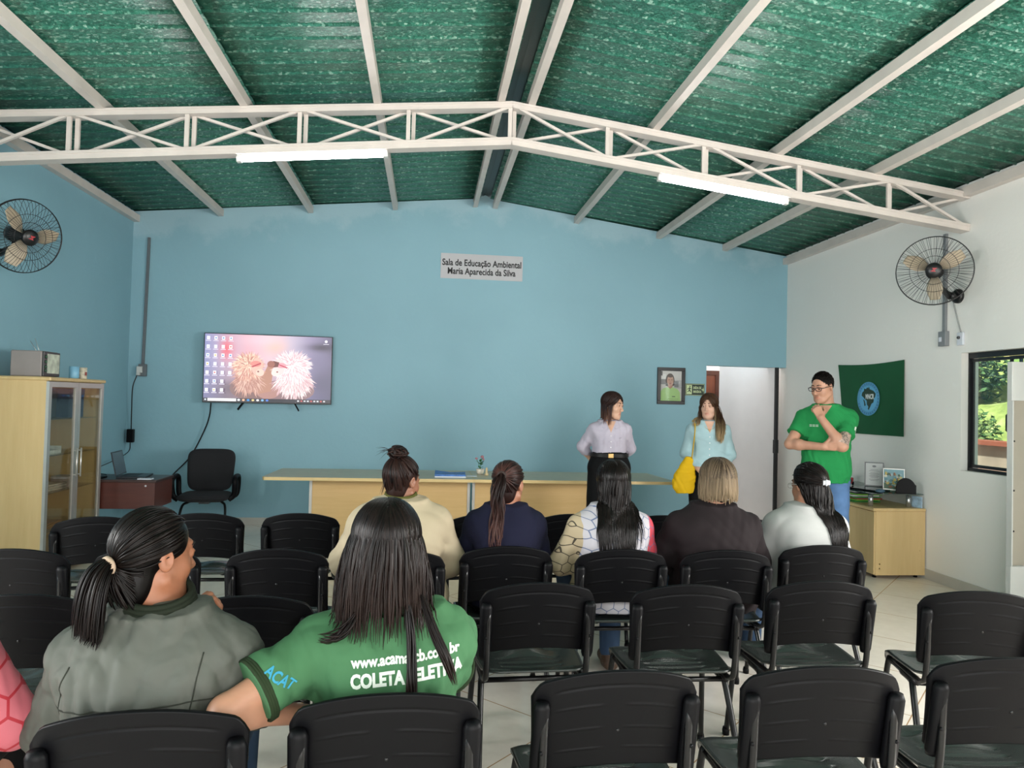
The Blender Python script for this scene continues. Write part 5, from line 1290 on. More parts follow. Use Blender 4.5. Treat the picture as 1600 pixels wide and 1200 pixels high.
    def strands(s, P, rad, m, name='hair', seg=5, flat=.55, extra=None, taper=.5, label=None):
        P = np.concatenate([P], 1); n, k = P.shape[:2]; T = np.gradient(P, axis=1); T /= np.maximum(np.linalg.norm(T, axis=2, keepdims=True), 1e-6)
        O = P-(s.C+A3((0, 0, -.05))); O = O/np.maximum(np.linalg.norm(O, axis=2, keepdims=True), 1e-6); B = np.cross(T, O); B /= np.maximum(np.linalg.norm(B, axis=2, keepdims=True), 1e-6); N = np.cross(B, T)
        t = np.linspace(0, 1, k); prof = np.minimum(1, .45+t*6)*np.clip((1-t)/taper, 0.06, 1)**.7; R = np.broadcast_to(rad, (n,))[:, None]*prof[None]
        a = np.arange(seg)*2*PI/seg; V = P[:, :, None]+R[:, :, None, None]*(np.cos(a)[None, None, :, None]*B[:, :, None]+flat*np.sin(a)[None, None, :, None]*N[:, :, None])
        base = (np.arange(n)*k*seg)[:, None, None]+(np.arange(k-1)*seg)[None, :, None]; j = np.arange(seg)[None, None]; j2 = (j+1) % seg
        Q = np.stack(np.broadcast_arrays(base+j, base+j2, base+seg+j2, base+seg+j), -1).reshape(-1, 4); V = V.reshape(-1, 3); al = np.broadcast_to(t[None, :, None], (n, k, seg)).ravel()
        if extra is not None: V2, Q2 = extra; Q = np.concatenate([Q, Q2+len(V)]); V = np.concatenate([V, V2]); al = np.concatenate([al, np.zeros(len(V2))])
        me = np_mesh(name, V, Q, m); at_ = me.attributes.new('along', 'FLOAT', 'POINT'); at_.data.foreach_set('value', al.astype(np.float32))
        return tag(link(bpy.data.objects.new(name, me), s.root), label)
    def scalp_dirs(s, n, seed=0, hairline=.5):
        q = np.random.default_rng(seed); out = []
        while len(out) < n:
            d = q.normal(size=3); d /= np.linalg.norm(d)
            if d @ A3((0, .93, -.37)) < hairline and d[2] > (-.9 if d[1] < -.3 else -.55) and not (abs(d[0]) > .6 and d[2] < -.1 and d[1] > -.25): out.append(d)
        return A3(out)
    def fall_hair(s, n, m, L, rad, seed=0, phi=(-112, 112), part=.05, r=1.05, m1=12, m2=16, fields=None, zend=-.25, wave=0, clump=None, cl=0, pull=.3, cap=True, taper=.4, jitter=.15, name='hair', front=1.0, flare=0):
        q = np.random.default_rng(seed); ph = np.radians(q.uniform(*phi, n)); u = np.clip(1-np.abs(ph)/math.radians(115)*.95+q.normal(0, .06, n), 0, 1)
        a = np.radians(58-u*105)                       # along the parting, from the hairline to the crown
        S = np.stack([part+np.sign(np.sin(ph))*.03+q.normal(0, .02, n), np.sin(a)*front, np.cos(a)], 1); E = np.stack([np.sin(ph), -np.cos(ph), np.full(n, zend)+q.normal(0, .08, n)], 1)
        P1 = s.over(S, E, m1, .02, r, seed); L = np.broadcast_to(L, (n,))*q.uniform(1-jitter, 1+jitter, n); d = P1[:, -1]-P1[:, -2]; d /= np.linalg.norm(d, axis=1, keepdims=True); d = d*(1-abs(flare))+flare*2*np.stack([np.sin(ph), -np.cos(ph), 0*ph], 1) @ s.R.T
        P2 = s.grow(P1[:, -1], d, L, m2, pull, fields=fields if fields is not None else [s.B, s.T], wave=wave, clump=clump, cl=cl, seed=seed)
        return s.strands(np.concatenate([P1, P2], 1), rad*q.uniform(.7, 1.3, n), m, name, extra=s.hcap(m) if cap else None, taper=taper)
    def tail_hair(s, n, m, rad, tie, L, nt=90, seed=0, out=.5, spread=.35, wave=0, hairline=.5, tr=.02, clump=None, cl=0, m1=12, m2=16, pull=.2, tail_dir=None, taper=.35, jitter=.12, lift=.0, fields=None, low=False):
        "hair combed back to a tie at head direction 'tie', then a hanging tail"
        q = np.random.default_rng(seed); T = A3(tie)/np.linalg.norm(tie); P1 = s.over(s.scalp_dirs(n, seed, hairline), T, m1, lift, 1.0, seed)
        s.strands(P1, rad*q.uniform(.7, 1.3, n), m, 'hair', extra=s.hcap(m, low=low), taper=.05)
        c = P1[:, -1].mean(0); o = s.hv(T) if tail_dir is None else A3(tail_dir); o = o/np.linalg.norm(o); s.tie = c+o*.006
        v = q.normal(size=(nt, 3)); v -= (v @ o)[:, None]*o; v /= np.linalg.norm(v, axis=1, keepdims=True); k = np.sqrt(q.uniform(0, 1, nt))[:, None]
        P = s.tie+v*k*tr*.55; D0 = o*out+v*k*spread
        P2 = s.grow(P, D0, L*q.uniform(1-jitter, 1+jitter, nt), m2, pull, fields=fields if fields is not None else [s.B, s.T], wave=wave, clump=clump, cl=cl, seed=seed)
        P2 = np.concatenate([P[:, None], P2], 1); s.strands(P2, rad*q.uniform(.8, 1.4, nt), m, 'ponytail', taper=taper)
        return o
    def tie_band(s, m, o, r=.016, w=.008, name='hair_tie'):
        o = Vector(o).normalized(); a = o.orthogonal().normalized(); b = o.cross(a); c = Vector(s.tie)+o*.008
        return MB().tube([c+a*math.cos(t)*r+b*math.sin(t)*r for t in np.linspace(0, 2*PI, 24, endpoint=False)], w, 8, closed=True).build(name, m, s.root)
    def print_on(s, name, txt, size, m, x0, z0, ang=0, width=None, bold=0, dirn=(0, 1, 0), ux=(1, 0, 0), parent=None, y0=-.6, spacing=1.0):
        "lettering printed on the cloth: dropped on it along dirn"
        import bmesh
        me = text_mesh(txt, size, bold, extrude=0, width=width, spacing=spacing); bm = bmesh.new(); bm.from_mesh(me)
        bmesh.ops.triangulate(bm, faces=bm.faces)
        for _ in range(3):
            es = [e for e in bm.edges if e.calc_length() > .009]
            if es: bmesh.ops.subdivide_edges(bm, edges=es, cuts=1); bmesh.ops.triangulate(bm, faces=[f for f in bm.faces if len(f.verts) > 4])
        ca, sa = math.cos(math.radians(ang)), math.sin(math.radians(ang)); dv = Vector(dirn).normalized(); ux = Vector(ux); org = Vector((x0, y0, z0)) if not isinstance(x0, Vector) else x0
        for v in bm.verts:
            a, b = v.co.x*ca-v.co.y*sa, v.co.x*sa+v.co.y*ca; p = org+ux*a+Vector((0, 0, 1))*b
            hit = s.bvh.ray_cast(p, dv, 2.0); v.co = hit[0]-dv*.0018 if hit[0] is not None else p+dv*.45
        bm.to_mesh(me); bm.free(); me.materials.clear(); me.materials.append(m); return link(bpy.data.objects.new(name, me), parent or s.root)
    def buttons(s, m, x, zs, F=None, name='button', y=.4):
        for z in zs:
            h = s.bvh.ray_cast(Vector((x, y, z)), Vector((0, -1, 0)), 2.0)
            if h[0] is not None: MB().ball(h[0]+h[1]*.0005, (.0055, .0025, .0055), 0, 10).build(name, m, s.root)
# ---------------------------------------------------------------- the audience, seen from behind
black_shoe = mat('black_shoe', '#131313', .4); brown_shoe = mat('brown_shoe', '#4a3628', .6); jean = denim('blue_denim', '#33465f'); jean2 = denim('light_denim', '#6f8dab'); dk_tr = cloth_mat('black_trousers', '#040406', .8)
# woman in the grey jacket, nearest row
g = Person('woman with a low ponytail in a grey jacket, nearest row, chin on hand', (-.655, 1.885, 0), 3, fat=1.08, skin='#9a6449', nb=(0, .03, .935), shz=.845, sh=.17, shy=.02, head=(-.02, .035, 1.085), hyaw=-43, hpitch=-4, eR=(.215, .17, .655), wR=(.095, .13, .86), eL=(-.25, .08, .64), wL=(-.12, .3, .62))
g.body(.004, handR=dict(d=(.15, -.05, 1), n=(-.7, -.5, .2), curl=1.25, side=1)); g.eyes(brow='#1a1210')
jm = cloth_mat('grey_jacket_cloth', '#565852', .7, .12); jd = cloth_mat('dark_olive_rib', '#1c2218', .8, .5)
w1, w2 = wrinkles(3, 26, .009, .65, (.6, .6, 1.3)), wrinkles(8, 60, .002, .5)
jk = g.top('jacket', jm, .03, .97, .5, .005, lambda P: w1(P)+w2(P), kb=.06, neck=1.03, sq=2.6)
def seams(p, name, m, lines, y=-.6, r=.0018):
    for pts in lines:
        out = []
        for x, z in smooth_path([(a, 0, b) for a, b in pts], 8) and [(v.x, v.z) for v in smooth_path([(a, 0, b) for a, b in pts], 8)]:
            h = p.bvh.ray_cast(Vector((x, y, z)), Vector((0, 1, 0)), 2)
            if h[0] is not None: out.append(h[0]-Vector((0, .0006, 0)))
        if len(out) > 3: MB().tube(out, r, 6).build(name, m, jk if p is g else p.root)
sm_ = cloth_mat('jacket_seam', '#33352f', .9)
seams(g, 'seam', sm_, [[(-.155, .86), (-.175, .80), (-.185, .7), (-.185, .55)], [(.135, .88), (.125, .8), (.11, .7), (.1, .58)], [(-.2, .755), (-.1, .77), (.0, .778), (.1, .782), (.2, .775)]])
nbk = A3(g.nb)
for k in range(6): g.ring('rib_collar', jd, nbk+A3((0, -.012, .008+.0105*k)), (1, 0, 0), (0, 1, .28), .09-.003*k, .08-.002*k, .0085)
g.trousers(jean); g.shoes(black_shoe)
hb = hair_mat('black_hair', '#070505', '#130d0b', None, rough=.33)
o = g.tail_hair(420, hb, .0036, (0, -.86, -.42), .18, 240, 1, out=1.1, spread=.8, hairline=.48, tr=.028, pull=.22, m1=16, tail_dir=g.hv((0, -1, -.25)), taper=.3, low=True)
q = np.random.default_rng(2); P1 = []
for i in range(110):
    a = q.uniform(-1.25, 1.25); z = q.uniform(-.13, -.03); s0 = g.h((.053*math.sin(a), -.05-.043*math.cos(a), z)); t = np.linspace(0, 1, 12)[:, None]
    P1.append(s0*(1-t)+A3(g.tie)*t+(s0-g.h((0, -.02, z)))/.06*.012*np.sin(PI*t))
g.strands(np.array(P1), .0036, hb, 'nape_hair', taper=.05)
g.tie_band(mat('beige_tie', '#a8917c', .8), o, .0165, .0085)

# woman in the green T-shirt
p = Person('woman with long straight black hair in a green printed T-shirt, nearest row', (-.09, 1.945, 0), 3, fat=1.1, skin='#bd8a70', nb=(.01, .01, .94), shz=.865, sh=.155, shy=.0, head=(-.012, .0, 1.098), hyaw=4, hpitch=-6, hroll=3, sLo=(-.165, -.01, .845), eL=(-.375, -.15, .75), wL=(-.2, .0, .67), eR=(.18, .2, .67), wR=(.1, .36, .62))
p.body(.004, ears=False)
tg = cloth_mat('green_cotton', '#416b49', .85, .12); tr_ = cloth_mat('olive_trim', '#222f1b', .85, .3)
w1, w2 = wrinkles(5, 22, .0085, .65, (1, 1, .8)), wrinkles(12, 48, .002, .5)
ts = p.top('t_shirt', tg, .02, .36, .5, .005, lambda P: w1(P)+w2(P), kb=.055, neck=.985, arm=1.25, sq=2.5)
for sh, el, *_ in p.sides():
    d = (el-sh)/np.linalg.norm(el-sh); c = sh+(el-sh)*.72-d*.006; a = np.cross(d, (0, 1, 0)); a /= np.linalg.norm(a); b = np.cross(d, a)
    for k in range(3): p.ring('sleeve_trim', tr_, c-d*.006*k, a, b, .0785, .0785, .0055, n=48)
for k in range(2): p.ring('neck_trim', tr_, A3(p.nb)+A3((0, -.005, -.028+.01*k)), (1, 0, .0), (0, 1, .2), .098-.003*k, .083-.002*k, .0075, n=48)
wt = cloth_mat('white_print', '#cfd6cc', .8, .02)
p.print_on('shirt_lettering', 'www.acamarcb.com.br', .034, wt, .05, .858, 4, width=.272, bold=.0013, parent=ts)
p.print_on('shirt_lettering', 'COLETA SELETIVA', .042, wt, .055, .815, 4, width=.28, bold=.002, parent=ts)
bt = cloth_mat('blue_print', '#3a8fae', .8, .02)
p.print_on('sleeve_lettering', 'ACAT', .03, bt, Vector((-.25, -.6, .822)), 0, -38, dirn=(0, 1, 0), parent=ts, bold=.0008)
p.trousers(cloth_mat('olive_camouflage', '#4b4632', .85, .2, .45)); p.shoes(brown_shoe)
hb2 = hair_mat('dark_brown_hair', '#090606', '#1a1210', '#211714', .5, .34)
p.fall_hair(620, hb2, .20, .0042, 4, phi=(-116, 116), part=-.02, r=1.14, zend=-.06, m1=14, m2=16, pull=.14, jitter=.3, taper=.35, flare=.12, wave=.02)
P0 = []; q = np.random.default_rng(6)
def lock(pr, pts, n, spread, rad, m, name='hair_lock', seed=0, taper=.3):
    q = np.random.default_rng(seed); c = np.array([tuple(v) for v in smooth_path(pts, 7)]); k = len(c); t = np.linspace(0, 1, k)
    off = q.normal(0, spread, (n, 1, 3))*(np.sin(PI*np.clip(t*.7+.12, 0, 1)))[None, :, None]+q.normal(0, spread*.4, (n, 1, 3))*np.sin(t*5+q.uniform(0, 6, (n, 1)))[:, :, None]
    P = c[None]+off; sh = P.shape; P = pr.T.push(P.reshape(-1, 3), .006).reshape(sh); return pr.strands(P, rad*q.uniform(.7, 1.2, n), m, name, taper=taper)
lock(p, [(.05, -.13, .98), (.062, -.155, .9), (.066, -.18, .82), (.072, -.18, .75), (.095, -.18, .715)], 26, .006, .0034, hb2, seed=2)
lock(p, [(.085, -.1, 1.0), (.115, -.13, .92), (.15, -.15, .85), (.172, -.15, .79)], 14, .004, .003, hb2, seed=3)
lock(p, [(-.07, -.1, .98), (-.1, -.12, .93), (-.13, -.12, .905), (-.165, -.1, .9)], 16, .008, .003, hb2, seed=4)

# person in pink at the left edge
k_ = Person('person in a pink top with red hexagon outlines at the left edge', (-1.30, 1.885, 0), 4, fat=1.05, skin='#a8745a', eR=(.285, .06, .655), wR=(.17, .28, .62))
k_.body(.006); k_.top('pink_top', hex_mat('pink_hexagon_cloth', .075, '#c4646f', '#a5222f', .05), .024, .97, .5, .006, wrinkles(21, 24, .003, .5), kb=.05)
k_.trousers(dk_tr); k_.shoes(black_shoe); k_.fall_hair(160, hb, .2, .007, 9)

# third row -------------------------------------------------------
c_ = Person('person with a top bun in a puffy cream jacket, seen from behind', (-.115, 3.535, 0), 2, fat=1.12, skin='#8a5a42', nb=(0, .02, .985), shz=.895, sh=.165, head=(.005, .03, 1.095), hyaw=-38, hpitch=-4, eR=(.255, .08, .69), eL=(-.26, .08, .69))
c_.body(.005); c_.eyes(brow='#1a1210')
w1 = wrinkles(31, 18, .009, .6)
c_.top('cream_jacket', cloth_mat('cream_nylon', '#ab9d84', .65, .05), .04, .97, .5, .007, w1, kb=.06, neck=1.03, sq=2.6)
oc_ = cloth_mat('olive_rib', '#4c4b22', .85, .4)
for k in range(6): c_.ring('rib_collar', oc_, A3(c_.nb)+A3((0, -.01, .0+.0105*k)), (1, 0, 0), (0, 1, .25), .088-.0035*k, .08-.003*k, .0085)
for sg, el, w in ((1, c_.eR, c_.wR), (-1, c_.eL, c_.wL)):
    d = A3(w)-A3(el); d /= np.linalg.norm(d); a = np.cross(d, (0, 0, 1)); a /= np.linalg.norm(a)
    for k in range(3): c_.ring('cuff', oc_, A3(w)-d*(.02+.012*k), a, np.cross(d, a), .04, .04, .007)
c_.trousers(dk_tr); c_.shoes(black_shoe)
hb3 = hair_mat('bun_hair', '#0c0808', '#2a1a16', rough=.4)
q = np.random.default_rng(3); T = A3((0, -.42, .9)); P1 = c_.over(c_.scalp_dirs(300, 5, .48), T/np.linalg.norm(T), 12, .01, 1.02, 5)
c_.strands(P1, .0055*q.uniform(.7, 1.3, 300), hb3, 'hair', extra=c_.hcap(hb3), taper=.05)
bc = c_.h((0, -.055, .148)); paths = []
for i in range(60):
    ax = q.normal(size=3); ax /= np.linalg.norm(ax); u = np.cross(ax, (0, 0, 1)); u /= np.linalg.norm(u)+1e-6; v = np.cross(ax, u); R_ = q.uniform(.026, .046); t = np.linspace(0, q.uniform(2.5, 5), 16)+q.uniform(0, 6)
    paths.append(bc+R_*(np.cos(t)[:, None]*u+np.sin(t)[:, None]*v)*A3((1.05, 1.0, .8)))
c_.strands(np.array(paths), .0075*q.uniform(.8, 1.3, 60), hb3, 'bun', taper=.15)
paths = []
for i in range(9):
    d = A3((-1, -.1, q.uniform(-.3, .6))); t = np.linspace(0, 1, 10)[:, None]; paths.append(bc+A3((-.03, 0, .01))+d*t*q.uniform(.04, .09)+A3((0, 0, -.03))*t*t)
for i in range(6): t = np.linspace(0, 1, 10)[:, None]; paths.append(c_.C+A3((-.075, -.07, .04))+A3((-.015-.02*q.random(), 0, -.1))*t)
c_.strands(np.array(paths), .0018, hb3, 'loose_hair')

v_ = Person('woman with a long brown ponytail in a navy jacket, seen from behind', (.415, 3.63, 0), 2, fat=.95, skin='#a06c54', nb=(0, .02, .955), shz=.875, sh=.138, head=(.012, .03, 1.072), hyaw=-26, hpitch=-5, eR=(.2, .08, .68), eL=(-.2, .08, .68))
v_.body(.005); v_.top('navy_jacket', cloth_mat('navy_fleece', '#16172b', .9, .2), .026, .97, .5, .007, wrinkles(41, 20, .006, .55), kb=.05, neck=1.03)
v_.ring('collar', MATS['navy_fleece'], A3(v_.nb)+A3((0, -.01, .0)), (1, 0, 0), (0, 1, .2), .08, .075, .014); v_.eyes(brow='#1a1210')
v_.trousers(dk_tr); v_.shoes(black_shoe)
hb4 = hair_mat('chestnut_hair', '#140c0b', '#2b1a17', '#4a2f2a', .35, .38)
o = v_.tail_hair(320, hb4, .005, (0, -.97, .1), .33, 55, 15, out=.35, spread=.12, wave=.07, tr=.024, pull=.35, m2=22, taper=.45, jitter=.3)
v_.tie_band(mat('brown_tie', '#2a1c18', .8), o, .02, .006)

x_ = Person('woman with long loose black hair in a white top with hexagon outlines', (.945, 3.56, 0), 0, fat=1.0, skin='#a8765c', nb=(0, .02, .965), shz=.875, sh=.15, head=(.012, .03, 1.088), hyaw=0, hpitch=-6, eR=(.225, .08, .68), eL=(-.24, .07, .68))
x_.body(.006, ears=False); x_.top('printed_top', hex_mat('white_hexagon_cloth', .055, '#b6b2b8', '#5d6885', .035, second=('#a8987b', '#3a3327'), split=-.165, third=(.185, '#b83a48')), .024, .97, .48, .007, wrinkles(51, 22, .005, .5), kb=.05)
x_.trousers(jean); x_.shoes(brown_shoe)
x_.fall_hair(420, hb, .34, .0062, 22, phi=(-104, 104), part=.0, r=1.04, zend=-.2, m2=22, pull=.25, clump=(-.03, -.15, 0), cl=.25, jitter=.35, taper=.5, wave=.04)

b_ = Person('person with streaked blond bobbed hair in a dark brown shirt, seen from behind', (1.49, 3.555, 0), -2, fat=1.15, skin='#a8765c', nb=(0, .02, .975), shz=.88, sh=.178, head=(.02, .03, 1.1), hyaw=0, hpitch=-4, eR=(.27, .08, .68), eL=(-.28, .08, .67))
b_.body(.006, ears=False); bs = cloth_mat('dark_brown_cotton', '#1f181a', .85, .15)
b_.top('brown_shirt', bs, .026, .97, .5, .007, wrinkles(61, 20, .006, .6), kb=.055, neck=1.03)
for k in range(3): b_.ring('collar', bs, A3(b_.nb)+A3((0, -.01, -.02+.013*k)), (1, 0, 0), (0, 1, .2), .088-.003*k, .08-.002*k, .012)
b_.trousers(jean2); b_.shoes(black_shoe)
hs1 = hair_mat('streaked_hair', '#1a1310', '#5f5040', '#6a5b47', .2, .5)
b_.fall_hair(420, hs1, .105, .0058, 33, phi=(-118, 118), part=.04, r=1.14, zend=-.05, pull=.2, jitter=.14, taper=.2, m2=10, flare=.05)
lock(b_, [(-.16, .26, .60), (-.19, .22, .6), (-.2, .16, .585)], 3, .003, .003, hs1) if False else None

l_ = Person('woman with long wavy black hair held by a clip, in a white blouse', (2.055, 3.66, 0), -3, fat=1.08, skin='#a8765c', nb=(0, .02, .955), shz=.87, sh=.152, head=(.02, .03, 1.08), hyaw=16, hpitch=-6, eR=(.23, .08, .68), eL=(-.24, .08, .67))
l_.body(.005); l_.top('white_blouse', cloth_mat('white_lace_cotton', '#a6a6a4', .85, .5), .026, .97, .48, .007, wrinkles(71, 22, .006, .6), kb=.055)
l_.trousers(jean); l_.shoes(black_shoe); l_.eyes(brow='#1a1210')
l_.fall_hair(430, hb, .36, .006, 44, phi=(-88, 92), part=.0, r=1.03, zend=-.3, m2=22, pull=.3, wave=.09, clump=(.13, -.13, 0), cl=.8, jitter=.25, taper=.45)
P1 = l_.over(l_.scalp_dirs(160, 8, .45), A3((.12, -.98, -.12)), 12, .01, 1.06, 8); l_.strands(P1, .0055, hb, 'hair', taper=.05)
cp = A3(l_.h((.012, -.122, .02))); m = MB(); Rc = Matrix.Rotation(.2, 3, 'Z'); m.box(tuple(cp+A3((-.022, -.012, -.012))), tuple(cp+A3((.022, .006, .014))), bev=.004); m.box(tuple(cp+A3((-.006, -.016, -.016))), tuple(cp+A3((.004, -.008, .018))), bev=.003)
m.build('hair_clip', mat('clear_clip', '#b9bcc0', .25), l_.root)
def glasses(p, m, rim=.0018, half=.02, name='glasses'):
    mb = MB()
    for sg in (1, -1):
        c = A3((sg*.033, .107, .002)); pts = [p.h(c+A3((half*1.25*math.copysign(abs(math.cos(t))**.7, math.cos(t)), -abs(math.cos(t))*.004, half*.72*math.copysign(abs(math.sin(t))**.7, math.sin(t))))) for t in np.linspace(0, 2*PI, 28, endpoint=False)]
        mb.tube([tuple(v) for v in pts], rim, 6, closed=True); mb.tube([tuple(p.h(v)) for v in ((sg*.058, .104, .008), (sg*.074, .085, .01), (sg*.083, .02, .012), (sg*.084, -.015, .01), (sg*.08, -.03, -.005))], rim, 6)
    mb.tube([tuple(p.h(v)) for v in ((-.01, .112, .006), (0, .115, .008), (.01, .112, .006))], rim, 6)
    return mb.build(name, m, p.root)
glasses(l_, mat('clear_frame', '#b5b0ac', .3))

# ---------------------------------------------------------------- the three speakers standing by the table
w_ = Person('woman in a lavender shirt standing with her hands behind her back', (1.62, 6.22, 0), 172, sit=False, fat=.92, hs=.93, skin='#c49a82', pel=(0, 0, .95), hipz=.92, nb=(0, -.02, 1.345), shz=1.27, sh=.135, head=(-.02, .01, 1.487), hyaw=52, hpitch=-6, eR=(.235, -.075, 1.11), wR=(.12, -.155, .965), eL=(-.195, -.085, 1.1), wL=(-.06, -.165, .965), kR=(.095, .02, .5), kL=(-.095, .02, .5))
hd = lambda s: dict(d=(-s*.9, -.1, -.25), n=(0, -1, 0), curl=.7, side=s)
w_.body(.0045, handR=hd(1), handL=hd(-1)); w_.eyes(brow='#2a1a14')
lav = cloth_mat('lavender_cotton', '#aaa3b0', .7, .08); w_.top('shirt', lav, .013, .97, 1.058, .005, wrinkles(81, 34, .005, .65), kb=.045, neck=1.0)
def shirt_collar(p, m, sc=1.2, dz=.012):
    nb = A3(p.nb)
    for sg in (1, -1):
        V = []; n = 14
        for i in range(n+1):
            a = PI*i/n; r0 = A3((sg*.062*math.sin(a), -.062*math.cos(a), .012-.04*(i/n))); r1 = A3((sg*(.082+.012*i/n)*math.sin(a)+sg*.03*(i/n)**3, -.082*math.cos(a)*(1.0 if i < n/2 else 1.08), -.018-.062*(i/n)**1.5))
            V += [nb+r0*A3((sc, sc, 1))+A3((0, 0, dz)), nb+r1*A3((sc*1.03, sc*1.03, .95))+A3((0, 0, dz))]
        o = link(bpy.data.objects.new('collar', np_mesh('collar', np.array(V), np.array([(2*i, 2*i+2, 2*i+3, 2*i+1) for i in range(n)]), m)), p.root); t = o.modifiers.new('thickness', 'SOLIDIFY'); t.thickness = .004; t.offset = 1
def v_neck(p, zb):
    "skin seen in the open neckline"
    nb = A3(p.nb); mb = MB(); pts = []
    tri = [(-.045, nb[2]+.005), (.045, nb[2]+.005), (.0, zb)]; V = []; n = 12
    for i in range(n+1):
        for j in range(n+1-i):
            a, b = i/n, j/n; x = tri[0][0]*(1-a-b)+tri[1][0]*a+tri[2][0]*b; z = tri[0][1]*(1-a-b)+tri[1][1]*a+tri[2][1]*b
            h = p.bvh.ray_cast(Vector((x, .6, z)), Vector((0, -1, 0)), 2); V.append(tuple(h[0]+Vector((0, .0022, 0))) if h[0] is not None else (x, nb[1]+.07, z))
    F = []; ix = {}; k = 0
    for i in range(n+1):
        for j in range(n+1-i): ix[i, j] = k; k += 1
    for i in range(n):
        for j in range(n-i):
            F.append((ix[i, j], ix[i+1, j], ix[i, j+1]))
            if i+j < n-1: F.append((ix[i+1, j], ix[i+1, j+1], ix[i, j+1]))
    mb.add(V, F, 0, True); return mb.build('open_neckline', skin_mat('skin_'+p.skin, p.skin), p.root)
shirt_collar(w_, lav); v_neck(w_, 1.25)
shell_b = mat('shell_button', '#e0dde0', .3); w_.buttons(shell_b, 0, (1.22, 1.17, 1.12, 1.075))
w_.trousers(dk_tr, .017, 1.075, .007, .03, wrinkles(82, 14, .004, .5))
m = MB(); hz = 1.05; q_ = [w_.Tr.snap(np.array([[.16*math.cos(t), .125*math.sin(t), hz-.025]]), .003)[0] for t in np.linspace(0, 2*PI, 48, endpoint=False)]
for k in range(3): m.tube([(v[0], v[1], hz-.012+.01*k) for v in q_], .0065, 6, closed=True)
bel = m.build('belt', mat('black_leather', '#131214', .35), w_.root); f_ = max(q_, key=lambda v: v[1]); MB().box((-.024, f_[1]+.004, hz-.021), (.024, f_[1]+.012, hz+.018), bev=.004).build('buckle', mat('gold', '#c2a169', .3, metal=.7), bel)
w_.shoes(black_shoe)
hA = hair_mat('brunette_hair', '#150d0b', '#2c1b17', '#4a2d22', .55, .36)
w_.fall_hair(300, hA, .17, .0062, 55, phi=(-128, 128), part=.12, r=1.05, zend=-.3, pull=.36, m2=14, jitter=.15, taper=.3)
w_.print_on('shirt_emblem', 'o~', .022, mat('grey_emblem', '#5f5a68', .7), Vector((-.085, .6, 1.205)), 0, 0, dirn=(0, -1, 0), ux=(-1, 0, 0))

t_ = Person('woman standing in a light blue shirt with long ombre hair and clasped hands', (2.615, 6.42, 0), 164, sit=False, fat=1.0, hs=.92, skin='#c79e88', pel=(0, 0, .95), hipz=.89, nb=(0, -.01, 1.36), shz=1.28, sh=.135, head=(.0, .02, 1.502), hyaw=-20, hpitch=-3, eR=(.2, .0, 1.06), wR=(.068, .165, .895), eL=(-.2, .0, 1.06), wL=(-.03, .185, .885), kR=(.095, .02, .49), kL=(-.095, .02, .49))
t_.body(.0045, handR=dict(d=(-.3, .25, -1), n=(-.75, -.7, 0), curl=.55, side=1), handL=dict(d=(.45, .3, -.85), n=(.5, -.85, 0), curl=.8, side=-1)); t_.eyes(look=(.25, 1, -.05), brow='#2a1a14')
lb = cloth_mat('light_blue_cotton', '#98b3b9', .7, .08); t_.top('shirt', lb, .015, .97, .975, .005, wrinkles(91, 32, .005, .65), kb=.045, neck=1.0)
shirt_collar(t_, lb); v_neck(t_, 1.255); t_.buttons(shell_b, .0, (1.22, 1.165, 1.11, 1.055, 1.005)); t_.trousers(dk_tr, .008, .985, .007, .0, wrinkles(92, 14, .003, .5)); t_.shoes(black_shoe)
n_ = [t_.T.snap(np.array([[.05*math.sin(a), .12, 1.345-.055*math.cos(a)]]), .004)[0] for a in np.linspace(-1.3, 1.3, 14)]
nk = MB().tube([tuple(v) for v in n_], .0016, 5).build('necklace', mat('gold', '', 1), t_.root); MB().ball(tuple(n_[7]+A3((0, .003, -.006))), (.008, .003, .009), 0, 10).build('pendant', mat('gold', '', 1), nk)
hB = hair_mat('ombre_hair', '#2a1c15', '#46301f', '#94805f', .38, .38)
t_.fall_hair(320, hB, .33, .0062, 66, phi=(-136, 136), part=-.1, r=1.05, zend=-.35, pull=.34, m2=20, wave=.035, jitter=.15, taper=.3)
t_.print_on('shirt_emblem', 'o~', .022, mat('pale_emblem', '#d9e0c8', .7), Vector((-.085, .6, 1.21)), 0, 0, dirn=(0, -1, 0), ux=(-1, 0, 0))

n_m = Person('man with glasses in a green polo shirt, one hand on his chin', (3.375, 5.72, 0), 146, sit=False, male=True, fat=1.02, hs=1.0, skin='#b98a72', pel=(0, 0, 1.0), hipz=.95, nb=(.01, .0, 1.53), shz=1.43, sh=.172, shy=0, head=(.035, .055, 1.685), hyaw=-30, hpitch=-12, eR=(.275, .15, 1.2), wR=(.005, .265, 1.195), eL=(-.135, .255, 1.205), wL=(.03, .235, 1.43), kR=(.11, .02, .52), kL=(-.11, .02, .52))
n_m.body(.0045, handR=dict(d=(-.95, .12, .12), n=(0, -1, .2), curl=.3, side=1), handL=dict(d=(.42, -.18, .9), n=(.3, -.9, -.1), curl=1.25, side=-1), tattoo=(n_m.sL+(A3(n_m.eL)-n_m.sL)*.62, n_m.sL+(A3(n_m.eL)-n_m.sL)*1.02)); n_m.eyes(look=(.05, 1, -.25), brow='#17100d')
po = cloth_mat('green_pique', '#228247', .85, .35); n_m.top('polo_shirt', po, .02, .31, .90, .005, wrinkles(101, 24, .006, .6), kb=.055, kq=1.0, neck=1.02, arm=1.04)
shirt_collar(n_m, po, 1.16, -.012); v_neck(n_m, 1.46); wl_ = cloth_mat('white_piping', '#d5dcd2', .8, .02)
